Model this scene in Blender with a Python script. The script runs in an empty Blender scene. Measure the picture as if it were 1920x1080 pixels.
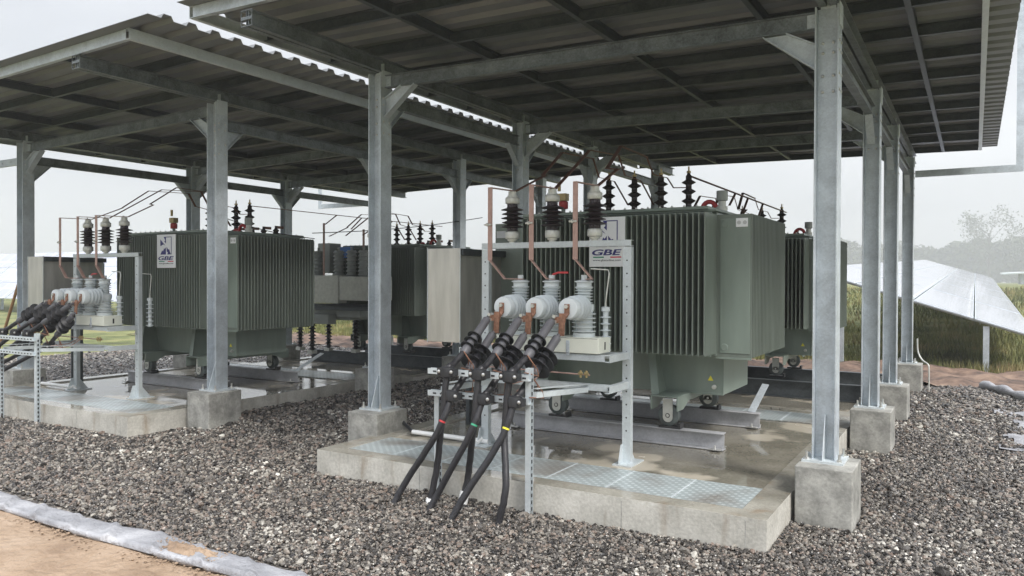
import bpy, math, random
import numpy as np
from mathutils import Vector, Matrix
random.seed(7); RNG = np.random.default_rng(7)
R = math.radians
scene = bpy.context.scene
COL = scene.collection

# ------------------------------------------------------------------ camera
cam = bpy.data.cameras.new('camera'); camo = bpy.data.objects.new('camera', cam); COL.objects.link(camo)
cam.sensor_width = 36.0; cam.lens = 36.0 * 1445 / 1920; cam.clip_start = 0.05; cam.clip_end = 2000
CM = Matrix([[0.857231, -0.007828, 0.514872], [0.514921, 0.006526, -0.857213], [0.003350, 0.999948, 0.009625]])
CAMPOS = Vector((0, 0, 1.65))
camo.matrix_world = Matrix.Translation(CAMPOS) @ CM.to_4x4()
scene.camera = camo

# ------------------------------------------------------------------ world (overcast daylight)
SUN_EL, SUN_AZ = R(48), R(116)
w = bpy.data.worlds.new('World'); scene.world = w; w.use_nodes = True
nt = w.node_tree; N = nt.nodes; L = nt.links; N.clear()
sky = N.new('ShaderNodeTexSky'); sky.sky_type = 'NISHITA'; sky.sun_disc = False
sky.sun_elevation = SUN_EL; sky.sun_rotation = SUN_AZ; sky.air_density = 1.0; sky.dust_density = 4.0
tc = N.new('ShaderNodeTexCoord'); no = N.new('ShaderNodeTexNoise'); no.inputs['Scale'].default_value = 1.6; no.inputs['Detail'].default_value = 4
mp = N.new('ShaderNodeMapping'); mp.inputs['Scale'].default_value = (1, 1, 3)
rp = N.new('ShaderNodeValToRGB'); rp.color_ramp.elements[0].position = 0.3; rp.color_ramp.elements[1].position = 0.75
rp.color_ramp.elements[0].color = (2.9, 3.0, 3.25, 1); rp.color_ramp.elements[1].color = (5.3, 5.38, 5.5, 1)
mix = N.new('ShaderNodeMixRGB'); mix.inputs['Fac'].default_value = 0.88
bg = N.new('ShaderNodeBackground'); bg.inputs['Strength'].default_value = 0.09
out = N.new('ShaderNodeOutputWorld')
L.new(tc.outputs['Generated'], mp.inputs['Vector']); L.new(mp.outputs['Vector'], no.inputs['Vector']); L.new(no.outputs['Fac'], rp.inputs['Fac'])
L.new(sky.outputs['Color'], mix.inputs[1]); L.new(rp.outputs['Color'], mix.inputs[2])
sz = N.new('ShaderNodeSeparateXYZ'); L.new(tc.outputs['Generated'], sz.inputs[0])
zg = N.new('ShaderNodeMapRange'); zg.interpolation_type = 'SMOOTHSTEP'; zg.inputs['From Min'].default_value = .28; zg.inputs['From Max'].default_value = .95; zg.inputs['To Min'].default_value = 1.0; zg.inputs['To Max'].default_value = 3.4   # overcast sky: zenith about three times the horizon
L.new(sz.outputs['Z'], zg.inputs['Value'])
zm = N.new('ShaderNodeVectorMath'); zm.operation = 'SCALE'; L.new(mix.outputs['Color'], zm.inputs[0]); L.new(zg.outputs['Result'], zm.inputs['Scale'])
L.new(zm.outputs[0], bg.inputs['Color']); L.new(bg.outputs['Background'], out.inputs['Surface'])
sun = bpy.data.lights.new('sun', 'SUN'); sun.energy = 1.5; sun.angle = R(14); sun.color = (1.0, 0.97, 0.93)
suno = bpy.data.objects.new('sun', sun); COL.objects.link(suno)
sd = Vector((math.sin(SUN_AZ) * math.cos(SUN_EL), math.cos(SUN_AZ) * math.cos(SUN_EL), math.sin(SUN_EL)))
suno.rotation_euler = sd.to_track_quat('Z', 'Y').to_euler()
vs = scene.view_settings; vs.view_transform = 'Standard'; vs.look = 'None'; vs.gamma = 1.0; vs.exposure = 1.17
vs.use_curve_mapping = False
scene.cycles.volume_bounces = 1
scene.cycles.volume_max_steps = 64

# ------------------------------------------------------------------ materials
def newmat(name):
    m = bpy.data.materials.new(name); m.use_nodes = True
    t = m.node_tree; b = t.nodes['Principled BSDF']
    return m, t, t.nodes, t.links, b
def simple(name, col, rough=0.5, metal=0.0, var=0.12, scale=6.0, bump=0.0, bscale=60, spec=0.5, tr=None, streak=1.0):
    m, t, N, L, b = newmat(name)
    tc = N.new('ShaderNodeTexCoord'); mp = N.new('ShaderNodeMapping'); mp.inputs['Scale'].default_value = (1, 1, streak)
    L.new(tc.outputs['Object'], mp.inputs['Vector'])
    no = N.new('ShaderNodeTexNoise'); no.inputs['Scale'].default_value = scale; no.inputs['Detail'].default_value = 6; no.inputs['Roughness'].default_value = 0.62
    L.new(mp.outputs['Vector'], no.inputs['Vector'])
    rp = N.new('ShaderNodeValToRGB'); e = rp.color_ramp.elements
    e[0].position = 0.28; e[1].position = 0.72
    e[0].color = tuple(c * (1 - var) for c in col) + (1,); e[1].color = tuple(min(1, c * (1 + var)) for c in col) + (1,)
    L.new(no.outputs['Fac'], rp.inputs['Fac']); L.new(rp.outputs['Color'], b.inputs['Base Color'])
    mr = N.new('ShaderNodeMapRange'); mr.inputs['To Min'].default_value = max(0.03, rough - 0.1); mr.inputs['To Max'].default_value = min(1, rough + 0.12)
    L.new(no.outputs['Fac'], mr.inputs['Value']); L.new(mr.outputs['Result'], b.inputs['Roughness'])
    b.inputs['Metallic'].default_value = metal; b.inputs['Specular IOR Level'].default_value = spec
    if bump:
        n2 = N.new('ShaderNodeTexNoise'); n2.inputs['Scale'].default_value = bscale; n2.inputs['Detail'].default_value = 5
        L.new(tc.outputs['Object'], n2.inputs['Vector'])
        bp = N.new('ShaderNodeBump'); bp.inputs['Strength'].default_value = bump; bp.inputs['Distance'].default_value = 0.01
        L.new(n2.outputs['Fac'], bp.inputs['Height']); L.new(bp.outputs['Normal'], b.inputs['Normal'])
    if tr: b.inputs['Transmission Weight'].default_value = tr
    return m

def galv(name, col, metal=0.45, rough=0.42, var=0.28):
    """hot-dip galvanised steel: blotches over fine spangle"""
    m, t, N, L, b = newmat(name)
    tc = N.new('ShaderNodeTexCoord')
    n1 = N.new('ShaderNodeTexNoise'); n1.inputs['Scale'].default_value = 5.5; n1.inputs['Detail'].default_value = 7; n1.inputs['Roughness'].default_value = 0.65; n1.inputs['Distortion'].default_value = 0.6
    vo = N.new('ShaderNodeTexVoronoi'); vo.inputs['Scale'].default_value = 85
    L.new(tc.outputs['Object'], n1.inputs['Vector']); L.new(tc.outputs['Object'], vo.inputs['Vector'])
    sp = N.new('ShaderNodeSeparateColor'); L.new(vo.outputs['Color'], sp.inputs['Color'])
    ma = N.new('ShaderNodeMath'); ma.operation = 'MULTIPLY_ADD'; ma.inputs[1].default_value = 0.16; L.new(sp.outputs['Red'], ma.inputs[0]); L.new(n1.outputs['Fac'], ma.inputs[2])
    rp = N.new('ShaderNodeValToRGB'); e = rp.color_ramp.elements; e[0].position = 0.36; e[1].position = 0.78
    e[0].color = tuple(c * (1 - var) for c in col) + (1,); e[1].color = tuple(min(.95, c * (1 + var)) for c in col) + (1,)
    L.new(ma.outputs[0], rp.inputs['Fac']); L.new(rp.outputs['Color'], b.inputs['Base Color'])
    mr = N.new('ShaderNodeMapRange'); mr.inputs['To Min'].default_value = rough - 0.12; mr.inputs['To Max'].default_value = rough + 0.22
    L.new(ma.outputs[0], mr.inputs['Value']); L.new(mr.outputs['Result'], b.inputs['Roughness'])
    b.inputs['Metallic'].default_value = metal
    return m

M = {}
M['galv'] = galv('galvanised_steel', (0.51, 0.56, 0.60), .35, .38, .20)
M['galv_dark'] = galv('darkened_galvanised_steel', (0.080, 0.092, 0.100), 0.5, 0.42, .35)  # galvanised steel darkened: the shade under the roof is put into the colour
M['galv_shaded'] = galv('shaded_galvanised_steel', (0.18, 0.20, 0.21), 0.5, 0.40, .5)  # same steel, less darkened: shade on the beams is in the colour
M['galv_bright'] = galv('bright_galvanised_steel', (0.58, 0.63, 0.65), 0.3, 0.4, .12)
M['rail'] = galv('rail_steel', (0.40, 0.405, 0.42), 0.3, 0.5, .2)
M['wheel'] = simple('wheel_iron', (0.10, 0.12, 0.12), 0.45, 0.2, .15, 20)
M['zinc_bolt'] = simple('zinc_bolt', (0.62, 0.62, 0.6), 0.3, 0.8)
M['green'] = simple('green_tank_paint', (0.222, 0.272, 0.238), 0.34, 0, .13, 5, .05, 30, .5, None, .25)
M['green_shaded'] = simple('shaded_green_tank_paint', (0.172, 0.203, 0.176), 0.40, 0, .18, 6, 0, 60, .5, None, .2)  # tank paint made darker: shade between the fins put into the colour
M['copper'] = simple('copper', (0.40, 0.262, 0.225), 0.5, 0.15, .2, 14)
M['copper_dark'] = simple('weathered_copper', (0.17, 0.085, 0.06), 0.45, 0.5, .3, 16)
M['copper_bright'] = simple('bright_copper', (0.28, 0.145, 0.095), 0.42, 0.4, .45, 40)
M['brown_porcelain'] = simple('brown_porcelain', (0.018, 0.008, 0.010), 0.3, 0, .2, 10)
M['black_porcelain'] = simple('dark_porcelain', (0.04, 0.033, 0.034), 0.2, 0, .2, 10)
M['white_resin'] = simple('white_resin', (0.60, 0.65, 0.67), 0.34, 0, .05, 8)
M['grey_resin'] = simple('grey_resin', (0.36, 0.385, 0.375), 0.5, 0, .1, 8)
M['cap_metal'] = simple('cast_cap_metal', (0.60, 0.61, 0.57), 0.4, 0.25, .14, 18)
M['ivory'] = simple('ivory_paint', (0.73, 0.75, 0.66), 0.4, 0, .05, 5)
M['black_rubber'] = simple('black_rubber', (0.022, 0.023, 0.026), 0.42, 0, .25, 20)
M['cable'] = simple('black_cable_sheath', (0.020, 0.020, 0.023), 0.42, 0, .35, 22, .15, 50)
M['cable_grey'] = simple('grey_termination', (0.095, 0.095, 0.105), 0.5, 0, .15, 14)
M['red'] = simple('red_plastic', (0.50, 0.045, 0.05), 0.35, 0, .12)
M['yellow'] = simple('yellow_tape', (0.80, 0.72, 0.05), 0.4, 0, .08)
M['green_tape'] = simple('green_tape', (0.05, 0.32, 0.18), 0.4, 0, .08)
M['brass'] = simple('brass', (0.40, 0.31, 0.15), 0.4, 0.5, .2, 20)
M['white_pvc'] = simple('white_pvc', (0.82, 0.83, 0.82), 0.3, 0, .04)
M['wood'] = simple('raw_wood', (0.42, 0.24, 0.12), 0.7, 0, .25, 12, .2, 60)
M['dark'] = simple('dark_gap', (0.015, 0.016, 0.018), 0.6)
M['sticker'] = simple('sticker_grey', (0.55, 0.56, 0.58), 0.4)
M['sign_white'] = simple('sign_white', (0.88, 0.90, 0.93), 0.3, 0, .02)
M['navy'] = simple('navy_ink', (0.035, 0.035, 0.20), 0.35, 0, .03)
M['flag_red'] = simple('flag_red', (0.65, 0.05, 0.10), 0.35, 0, .03)
M['flag_green'] = simple('flag_green', (0.03, 0.28, 0.16), 0.35, 0, .03)
M['ink'] = simple('grey_ink', (0.22, 0.22, 0.26), 0.4)
M['blue'] = simple('blue_sign', (0.03, 0.16, 0.50), 0.4)
M['cab'] = simple('brushed_steel_cabinet', (0.56, 0.545, 0.51), 0.34, 0.5, .26, 7, 0, 60, .5, None, 0.15)
M['sheet'] = simple('roof_sheet_coating', (0.172, 0.180, 0.184), 0.5, 0.15, .16, 2.2)
M['orange_fluid'] = simple('orange_gauge', (0.75, 0.22, 0.10), 0.3)
M['clear_gauge'] = simple('gauge_glass', (0.60, 0.58, 0.52), 0.15, 0, .1)

def concrete(name, c1, c2, wet=0.0, scale=2.2, puddle=None):
    m, t, N, L, b = newmat(name)
    tc = N.new('ShaderNodeTexCoord')
    n1 = N.new('ShaderNodeTexNoise'); n1.inputs['Scale'].default_value = scale; n1.inputs['Detail'].default_value = 9; n1.inputs['Roughness'].default_value = 0.65
    n2 = N.new('ShaderNodeTexNoise'); n2.inputs['Scale'].default_value = 45; n2.inputs['Detail'].default_value = 6
    n3 = N.new('ShaderNodeTexNoise'); n3.inputs['Scale'].default_value = 0.9; n3.inputs['Detail'].default_value = 3
    for n in (n1, n2, n3): L.new(tc.outputs['Object'], n.inputs['Vector'])
    rp = N.new('ShaderNodeValToRGB'); e = rp.color_ramp.elements; e[0].position = 0.33; e[1].position = 0.68
    e[0].color = c1 + (1,); e[1].color = c2 + (1,)
    L.new(n1.outputs['Fac'], rp.inputs['Fac'])
    mx = N.new('ShaderNodeMixRGB'); mx.blend_type = 'OVERLAY'; mx.inputs['Fac'].default_value = 0.35
    L.new(rp.outputs['Color'], mx.inputs[1]); L.new(n2.outputs['Fac'], mx.inputs[2])
    L.new(mx.outputs['Color'], b.inputs['Base Color'])
    bp = N.new('ShaderNodeBump'); bp.inputs['Distance'].default_value = 0.004
    L.new(n2.outputs['Fac'], bp.inputs['Height'])
    if wet == 1.0:
        rd = N.new('ShaderNodeMapRange'); rd.interpolation_type = 'SMOOTHSTEP'; rd.inputs['From Min'].default_value = .565; rd.inputs['From Max'].default_value = .60
        n3.inputs['Detail'].default_value = 6; n3.inputs['Roughness'].default_value = .45; L.new(n3.outputs['Fac'], rd.inputs['Value'])
        dm = N.new('ShaderNodeMixRGB'); dm.inputs[2].default_value = (.46, .42, .34, 1); L.new(rd.outputs['Result'], dm.inputs['Fac']); L.new(mx.outputs['Color'], dm.inputs[1]); L.new(dm.outputs['Color'], b.inputs['Base Color'])
    if wet:
        mr = N.new('ShaderNodeMapRange'); mr.inputs['From Min'].default_value = 0.52; mr.inputs['From Max'].default_value = 0.66
        mr.inputs['To Min'].default_value = 0.045; mr.inputs['To Max'].default_value = 0.55 if wet < 1 else 0.30
        L.new(n3.outputs['Fac'], mr.inputs['Value']); L.new(mr.outputs['Result'], b.inputs['Roughness'])
        m2 = N.new('ShaderNodeMapRange'); m2.inputs['From Min'].default_value = 0.54; m2.inputs['From Max'].default_value = 0.70
        m2.inputs['To Min'].default_value = 0.03; m2.inputs['To Max'].default_value = 0.5
        L.new(n3.outputs['Fac'], m2.inputs['Value']); L.new(m2.outputs['Result'], bp.inputs['Strength'])
        b.inputs['Specular IOR Level'].default_value = 0.7
    else:
        b.inputs['Roughness'].default_value = 0.75; bp.inputs['Strength'].default_value = 0.55
    L.new(bp.outputs['Normal'], b.inputs['Normal'])
    return m
M['pad_floor'] = concrete('wet_concrete_floor', (0.15, 0.138, 0.108), (0.28, 0.262, 0.215), 1.0)
M['pad_rim'] = concrete('damp_concrete_rim', (0.20, 0.188, 0.155), (0.38, 0.365, 0.315), 0.6)
M['pad_side'] = concrete('cast_concrete_side', (0.36, 0.35, 0.31), (0.60, 0.585, 0.53), 0, 3.0)
def stain(m):
    t = m.node_tree; N, L = t.nodes, t.links; b = N['Principled BSDF']; src = b.inputs['Base Color'].links[0].from_socket
    tc = N.new('ShaderNodeTexCoord'); mp = N.new('ShaderNodeMapping'); mp.inputs['Scale'].default_value = (1, 1, .18)
    n = N.new('ShaderNodeTexNoise'); n.inputs['Scale'].default_value = 7; n.inputs['Detail'].default_value = 7
    L.new(tc.outputs['Object'], mp.inputs['Vector']); L.new(mp.outputs['Vector'], n.inputs['Vector'])
    r = N.new('ShaderNodeValToRGB'); r.color_ramp.elements[0].position = .56; r.color_ramp.elements[1].position = .74
    r.color_ramp.elements[0].color = (0, 0, 0, 1); r.color_ramp.elements[1].color = (.55, .55, .55, 1); L.new(n.outputs['Fac'], r.inputs['Fac'])
    x = N.new('ShaderNodeMixRGB'); x.inputs[2].default_value = (.20, .135, .075, 1); L.new(r.outputs['Color'], x.inputs['Fac']); L.new(src, x.inputs[1]); L.new(x.outputs['Color'], b.inputs['Base Color'])
stain(M['pad_side']); stain(M['pad_rim'])
M['footing'] = concrete('footing_concrete', (0.18, 0.18, 0.165), (0.44, 0.435, 0.40), 0, 6.5)

# chequer plate
m, t, NN, LL, b = newmat('chequer_plate'); M['plate'] = m
tc = NN.new('ShaderNodeTexCoord')
w1 = NN.new('ShaderNodeTexWave'); w1.bands_direction = 'DIAGONAL'; w1.inputs['Scale'].default_value = 8.5
mp = NN.new('ShaderNodeMapping'); mp.inputs['Scale'].default_value = (-1, 1, 1)
w2 = NN.new('ShaderNodeTexWave'); w2.bands_direction = 'DIAGONAL'; w2.inputs['Scale'].default_value = 8.5
LL.new(tc.outputs['Object'], w1.inputs['Vector']); LL.new(tc.outputs['Object'], mp.inputs['Vector']); LL.new(mp.outputs['Vector'], w2.inputs['Vector'])
mxx = NN.new('ShaderNodeMath'); mxx.operation = 'MULTIPLY'; LL.new(w1.outputs['Fac'], mxx.inputs[0]); LL.new(w2.outputs['Fac'], mxx.inputs[1])
rp = NN.new('ShaderNodeValToRGB'); rp.color_ramp.elements[0].position = .35; rp.color_ramp.elements[1].position = .6
rp.color_ramp.elements[0].color = (0.34, 0.385, 0.39, 1); rp.color_ramp.elements[1].color = (0.52, 0.575, 0.58, 1)
LL.new(mxx.outputs[0], rp.inputs['Fac'])
nz = NN.new('ShaderNodeTexNoise'); nz.inputs['Scale'].default_value = 2.2; nz.inputs['Detail'].default_value = 8; LL.new(tc.outputs['Object'], nz.inputs['Vector'])
rz = NN.new('ShaderNodeValToRGB'); rz.color_ramp.elements[0].position = .50; rz.color_ramp.elements[1].position = .66
rz.color_ramp.elements[0].color = (0, 0, 0, 1); rz.color_ramp.elements[1].color = (.6, .6, .6, 1)
LL.new(nz.outputs['Fac'], rz.inputs['Fac'])
mc = NN.new('ShaderNodeMixRGB'); mc.inputs[2].default_value = (0.16, 0.12, 0.09, 1); LL.new(rz.outputs['Color'], mc.inputs['Fac']); LL.new(rp.outputs['Color'], mc.inputs[1])
LL.new(mc.outputs['Color'], b.inputs['Base Color'])
bp = NN.new('ShaderNodeBump'); bp.inputs['Strength'].default_value = .7; bp.inputs['Distance'].default_value = .004
LL.new(rp.outputs['Color'], bp.inputs['Height']); LL.new(bp.outputs['Normal'], b.inputs['Normal'])
b.inputs['Roughness'].default_value = .33; b.inputs['Metallic'].default_value = .1

# ------------------------------------------------------------------ mesh builder
class MB:
    def __init__(s): s.v = []; s.f = []; s.sm = []
    def add(s, vs, fs, smooth=False):
        o = len(s.v); s.v += [tuple(v) for v in vs]; s.f += [tuple(i + o for i in f) for f in fs]; s.sm += [smooth] * len(fs); return s
    def box(s, x0, x1, y0, y1, z0, z1):
        return s.add([(x0, y0, z0), (x1, y0, z0), (x1, y1, z0), (x0, y1, z0), (x0, y0, z1), (x1, y0, z1), (x1, y1, z1), (x0, y1, z1)],
                     [(0, 3, 2, 1), (4, 5, 6, 7), (0, 1, 5, 4), (1, 2, 6, 5), (2, 3, 7, 6), (3, 0, 4, 7)])
    def rect(s, p0, p1, wv, hv):
        """prism from p0 to p1, half-vectors wv, hv"""
        p0, p1, wv, hv = map(Vector, (p0, p1, wv, hv))
        vs = [p0 - wv - hv, p0 + wv - hv, p0 + wv + hv, p0 - wv + hv, p1 - wv - hv, p1 + wv - hv, p1 + wv + hv, p1 - wv + hv]
        return s.add(vs, [(0, 1, 2, 3)[::-1], (4, 5, 6, 7), (0, 1, 5, 4), (1, 2, 6, 5), (2, 3, 7, 6), (3, 0, 4, 7)])
    def bar(s, p0, p1, wd, ht, up=(0, 0, 1)):
        p0, p1 = Vector(p0), Vector(p1); d = (p1 - p0).normalized(); up = Vector(up)
        if abs(d.dot(up)) > .95: up = Vector((0, 1, 0))
        sv = d.cross(up).normalized(); uv = sv.cross(d).normalized()
        return s.rect(p0, p1, sv * wd / 2, uv * ht / 2)
    def isec(s, p0, p1, h, b, tf, tw, up=(0, 0, 1)):
        p0, p1, up = Vector(p0), Vector(p1), Vector(up); d = (p1 - p0).normalized()
        sv = d.cross(up).normalized(); uv = sv.cross(d).normalized()
        for q in (1, -1): s.rect(p0 + uv * q * (h - tf) / 2, p1 + uv * q * (h - tf) / 2, sv * b / 2, uv * tf / 2)
        return s.rect(p0, p1, sv * tw / 2, uv * (h / 2 - tf))
    def chan(s, p0, p1, h, b, tf, tw, open_=(0, -1, 0), up=(0, 0, 1)):
        """C channel, web on the side away from open_"""
        p0, p1, up, op = Vector(p0), Vector(p1), Vector(up), Vector(open_)
        d = (p1 - p0).normalized(); sv = d.cross(up).normalized()
        if sv.dot(op) < 0: sv = -sv
        uv = up - d * up.dot(d); uv.normalize()
        for q in (1, -1): s.rect(p0 + uv * q * (h - tf) / 2, p1 + uv * q * (h - tf) / 2, sv * b / 2, uv * tf / 2)
        return s.rect(p0 - sv * (b - tw) / 2, p1 - sv * (b - tw) / 2, sv * tw / 2, uv * (h / 2 - tf))
    def lathe(s, prof, p0, ax=(0, 0, 1), n=20, cap=True):
        """prof: list of (r, t) along axis from p0"""
        p0, ax = Vector(p0), Vector(ax).normalized(); a = ax.orthogonal().normalized(); c = ax.cross(a)
        o = len(s.v); k = len(prof)
        for r, tt in prof:
            for i in range(n):
                an = 2 * math.pi * i / n; s.v.append(tuple(p0 + ax * tt + (a * math.cos(an) + c * math.sin(an)) * r))
        for j in range(k - 1):
            for i in range(n):
                s.f.append((o + j * n + i, o + j * n + (i + 1) % n, o + (j + 1) * n + (i + 1) % n, o + (j + 1) * n + i)); s.sm.append(True)
        if cap:
            s.f.append(tuple(o + i for i in range(n))[::-1]); s.sm.append(False)
            s.f.append(tuple(o + (k - 1) * n + i for i in range(n))); s.sm.append(False)
        return s
    def cyl(s, p0, p1, r, n=14, r1=None):
        p0, p1 = Vector(p0), Vector(p1)
        return s.lathe([(r, 0), (r if r1 is None else r1, (p1 - p0).length)], p0, p1 - p0, n)
    def tube(s, pts, r, n=10):
        pts = [Vector(p) for p in pts]; o = len(s.v); a = None
        for j, p in enumerate(pts):
            d = (pts[min(j + 1, len(pts) - 1)] - pts[max(j - 1, 0)]).normalized()
            a = d.orthogonal().normalized() if a is None else (a - d * a.dot(d)).normalized()
            c = d.cross(a); rr = r[j] if isinstance(r, (list, tuple)) else r
            for i in range(n):
                an = 2 * math.pi * i / n; s.v.append(tuple(p + (a * math.cos(an) + c * math.sin(an)) * rr))
        for j in range(len(pts) - 1):
            for i in range(n):
                s.f.append((o + j * n + i, o + j * n + (i + 1) % n, o + (j + 1) * n + (i + 1) % n, o + (j + 1) * n + i)); s.sm.append(True)
        s.f.append(tuple(o + i for i in range(n))[::-1]); s.f.append(tuple(o + (len(pts) - 1) * n + i for i in range(n))); s.sm += [False, False]
        return s
    def flat(s, pts, wv, th):
        """flat bar through pts, broad direction wv (half vector), thickness th"""
        for a, b_ in zip(pts[:-1], pts[1:]):
            a, b_ = Vector(a), Vector(b_); d = (b_ - a).normalized(); wvv = Vector(wv); hv = d.cross(wvv)
            if hv.length < 1e-6: hv = Vector((0, 0, 1))
            s.rect(a - d * th * .45, b_ + d * th * .45, wvv, hv.normalized() * th / 2)
        return s
    def poly(s, pts, th):
        """flat polygon (in order) extruded by vector th"""
        pts = [Vector(p) for p in pts]; th = Vector(th); n = len(pts)
        return s.add(pts + [p + th for p in pts], [tuple(range(n))[::-1], tuple(range(n, 2 * n))] + [(i, (i + 1) % n, n + (i + 1) % n, n + i) for i in range(n)])
    def build(s, name, mat, parent=None, bevel=0.0, org=None):
        me = bpy.data.meshes.new(name)
        vs = s.v
        if org is not None: vs = [(a - org[0], b - org[1], c - org[2]) for a, b, c in s.v]
        me.from_pydata(vs, [], s.f); me.polygons.foreach_set('use_smooth', s.sm)
        me.materials.append(M[mat] if isinstance(mat, str) else mat); me.update()
        if any(s.sm): me.set_sharp_from_angle(angle=R(48))
        o = bpy.data.objects.new(name, me); COL.objects.link(o)
        if org is not None: o.location = org
        if parent is not None: o.parent = parent
        if bevel:
            md = o.modifiers.new('bevel', 'BEVEL'); md.width = bevel; md.segments = 2; md.limit_method = 'ANGLE'
        return o

def attach(o, mb, mat):
    """add the pieces of mb (same local coordinates) to o's own mesh with a second material"""
    me = o.data; m_ = M[mat] if isinstance(mat, str) else mat; nv = len(me.vertices)
    vs = [tuple(v.co) for v in me.vertices] + mb.v
    fs = [tuple(p.vertices) for p in me.polygons]; mi = [p.material_index for p in me.polygons]; sm = [p.use_smooth for p in me.polygons]
    mats = list(me.materials)
    if m_ not in mats: mats.append(m_)
    k = mats.index(m_)
    fs += [tuple(i + nv for i in f) for f in mb.f]; mi += [k] * len(mb.f); sm += mb.sm
    me.clear_geometry(); me.from_pydata(vs, [], fs); me.materials.clear()
    for q in mats: me.materials.append(q)
    me.polygons.foreach_set('material_index', mi); me.polygons.foreach_set('use_smooth', sm); me.update()
    if any(sm): me.set_sharp_from_angle(angle=R(48))
    return o
def shift(mb, org): mb.v = [(a - org[0], b_ - org[1], c - org[2]) for a, b_, c in mb.v]; return mb
def thing(name, label, cat, loc=(0, 0, 0), group=None):
    o = bpy.data.objects.new(name, None); COL.objects.link(o); o.location = loc; o.empty_display_size = .1
    return tag(o, label, cat, group)
def tag(o, label, cat, group=None):
    o['label'] = label; o['category'] = cat
    if group: o['group'] = group
    return o
def struct(o, kind='structure'):
    o['kind'] = kind; return o
def kids(o): return [c for c in bpy.data.objects if c.parent == o]
def dup(o, dx=0, dy=0, label=None, parent=None):
    c = o.copy(); COL.objects.link(c)
    if parent is None: c.location = (o.location[0] + dx, o.location[1] + dy, o.location[2])
    else: c.parent = parent
    if label: c['label'] = label
    for k in kids(o): dup(k, parent=c)
    return c

S = -6.46          # the left bay is the right bay shifted by this
ROWS = [5.68, 8.38, 10.45, 13.25]      # front faces of the posts
CX = [-0.89, -4.96]                    # post rows of the right canopy

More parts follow.
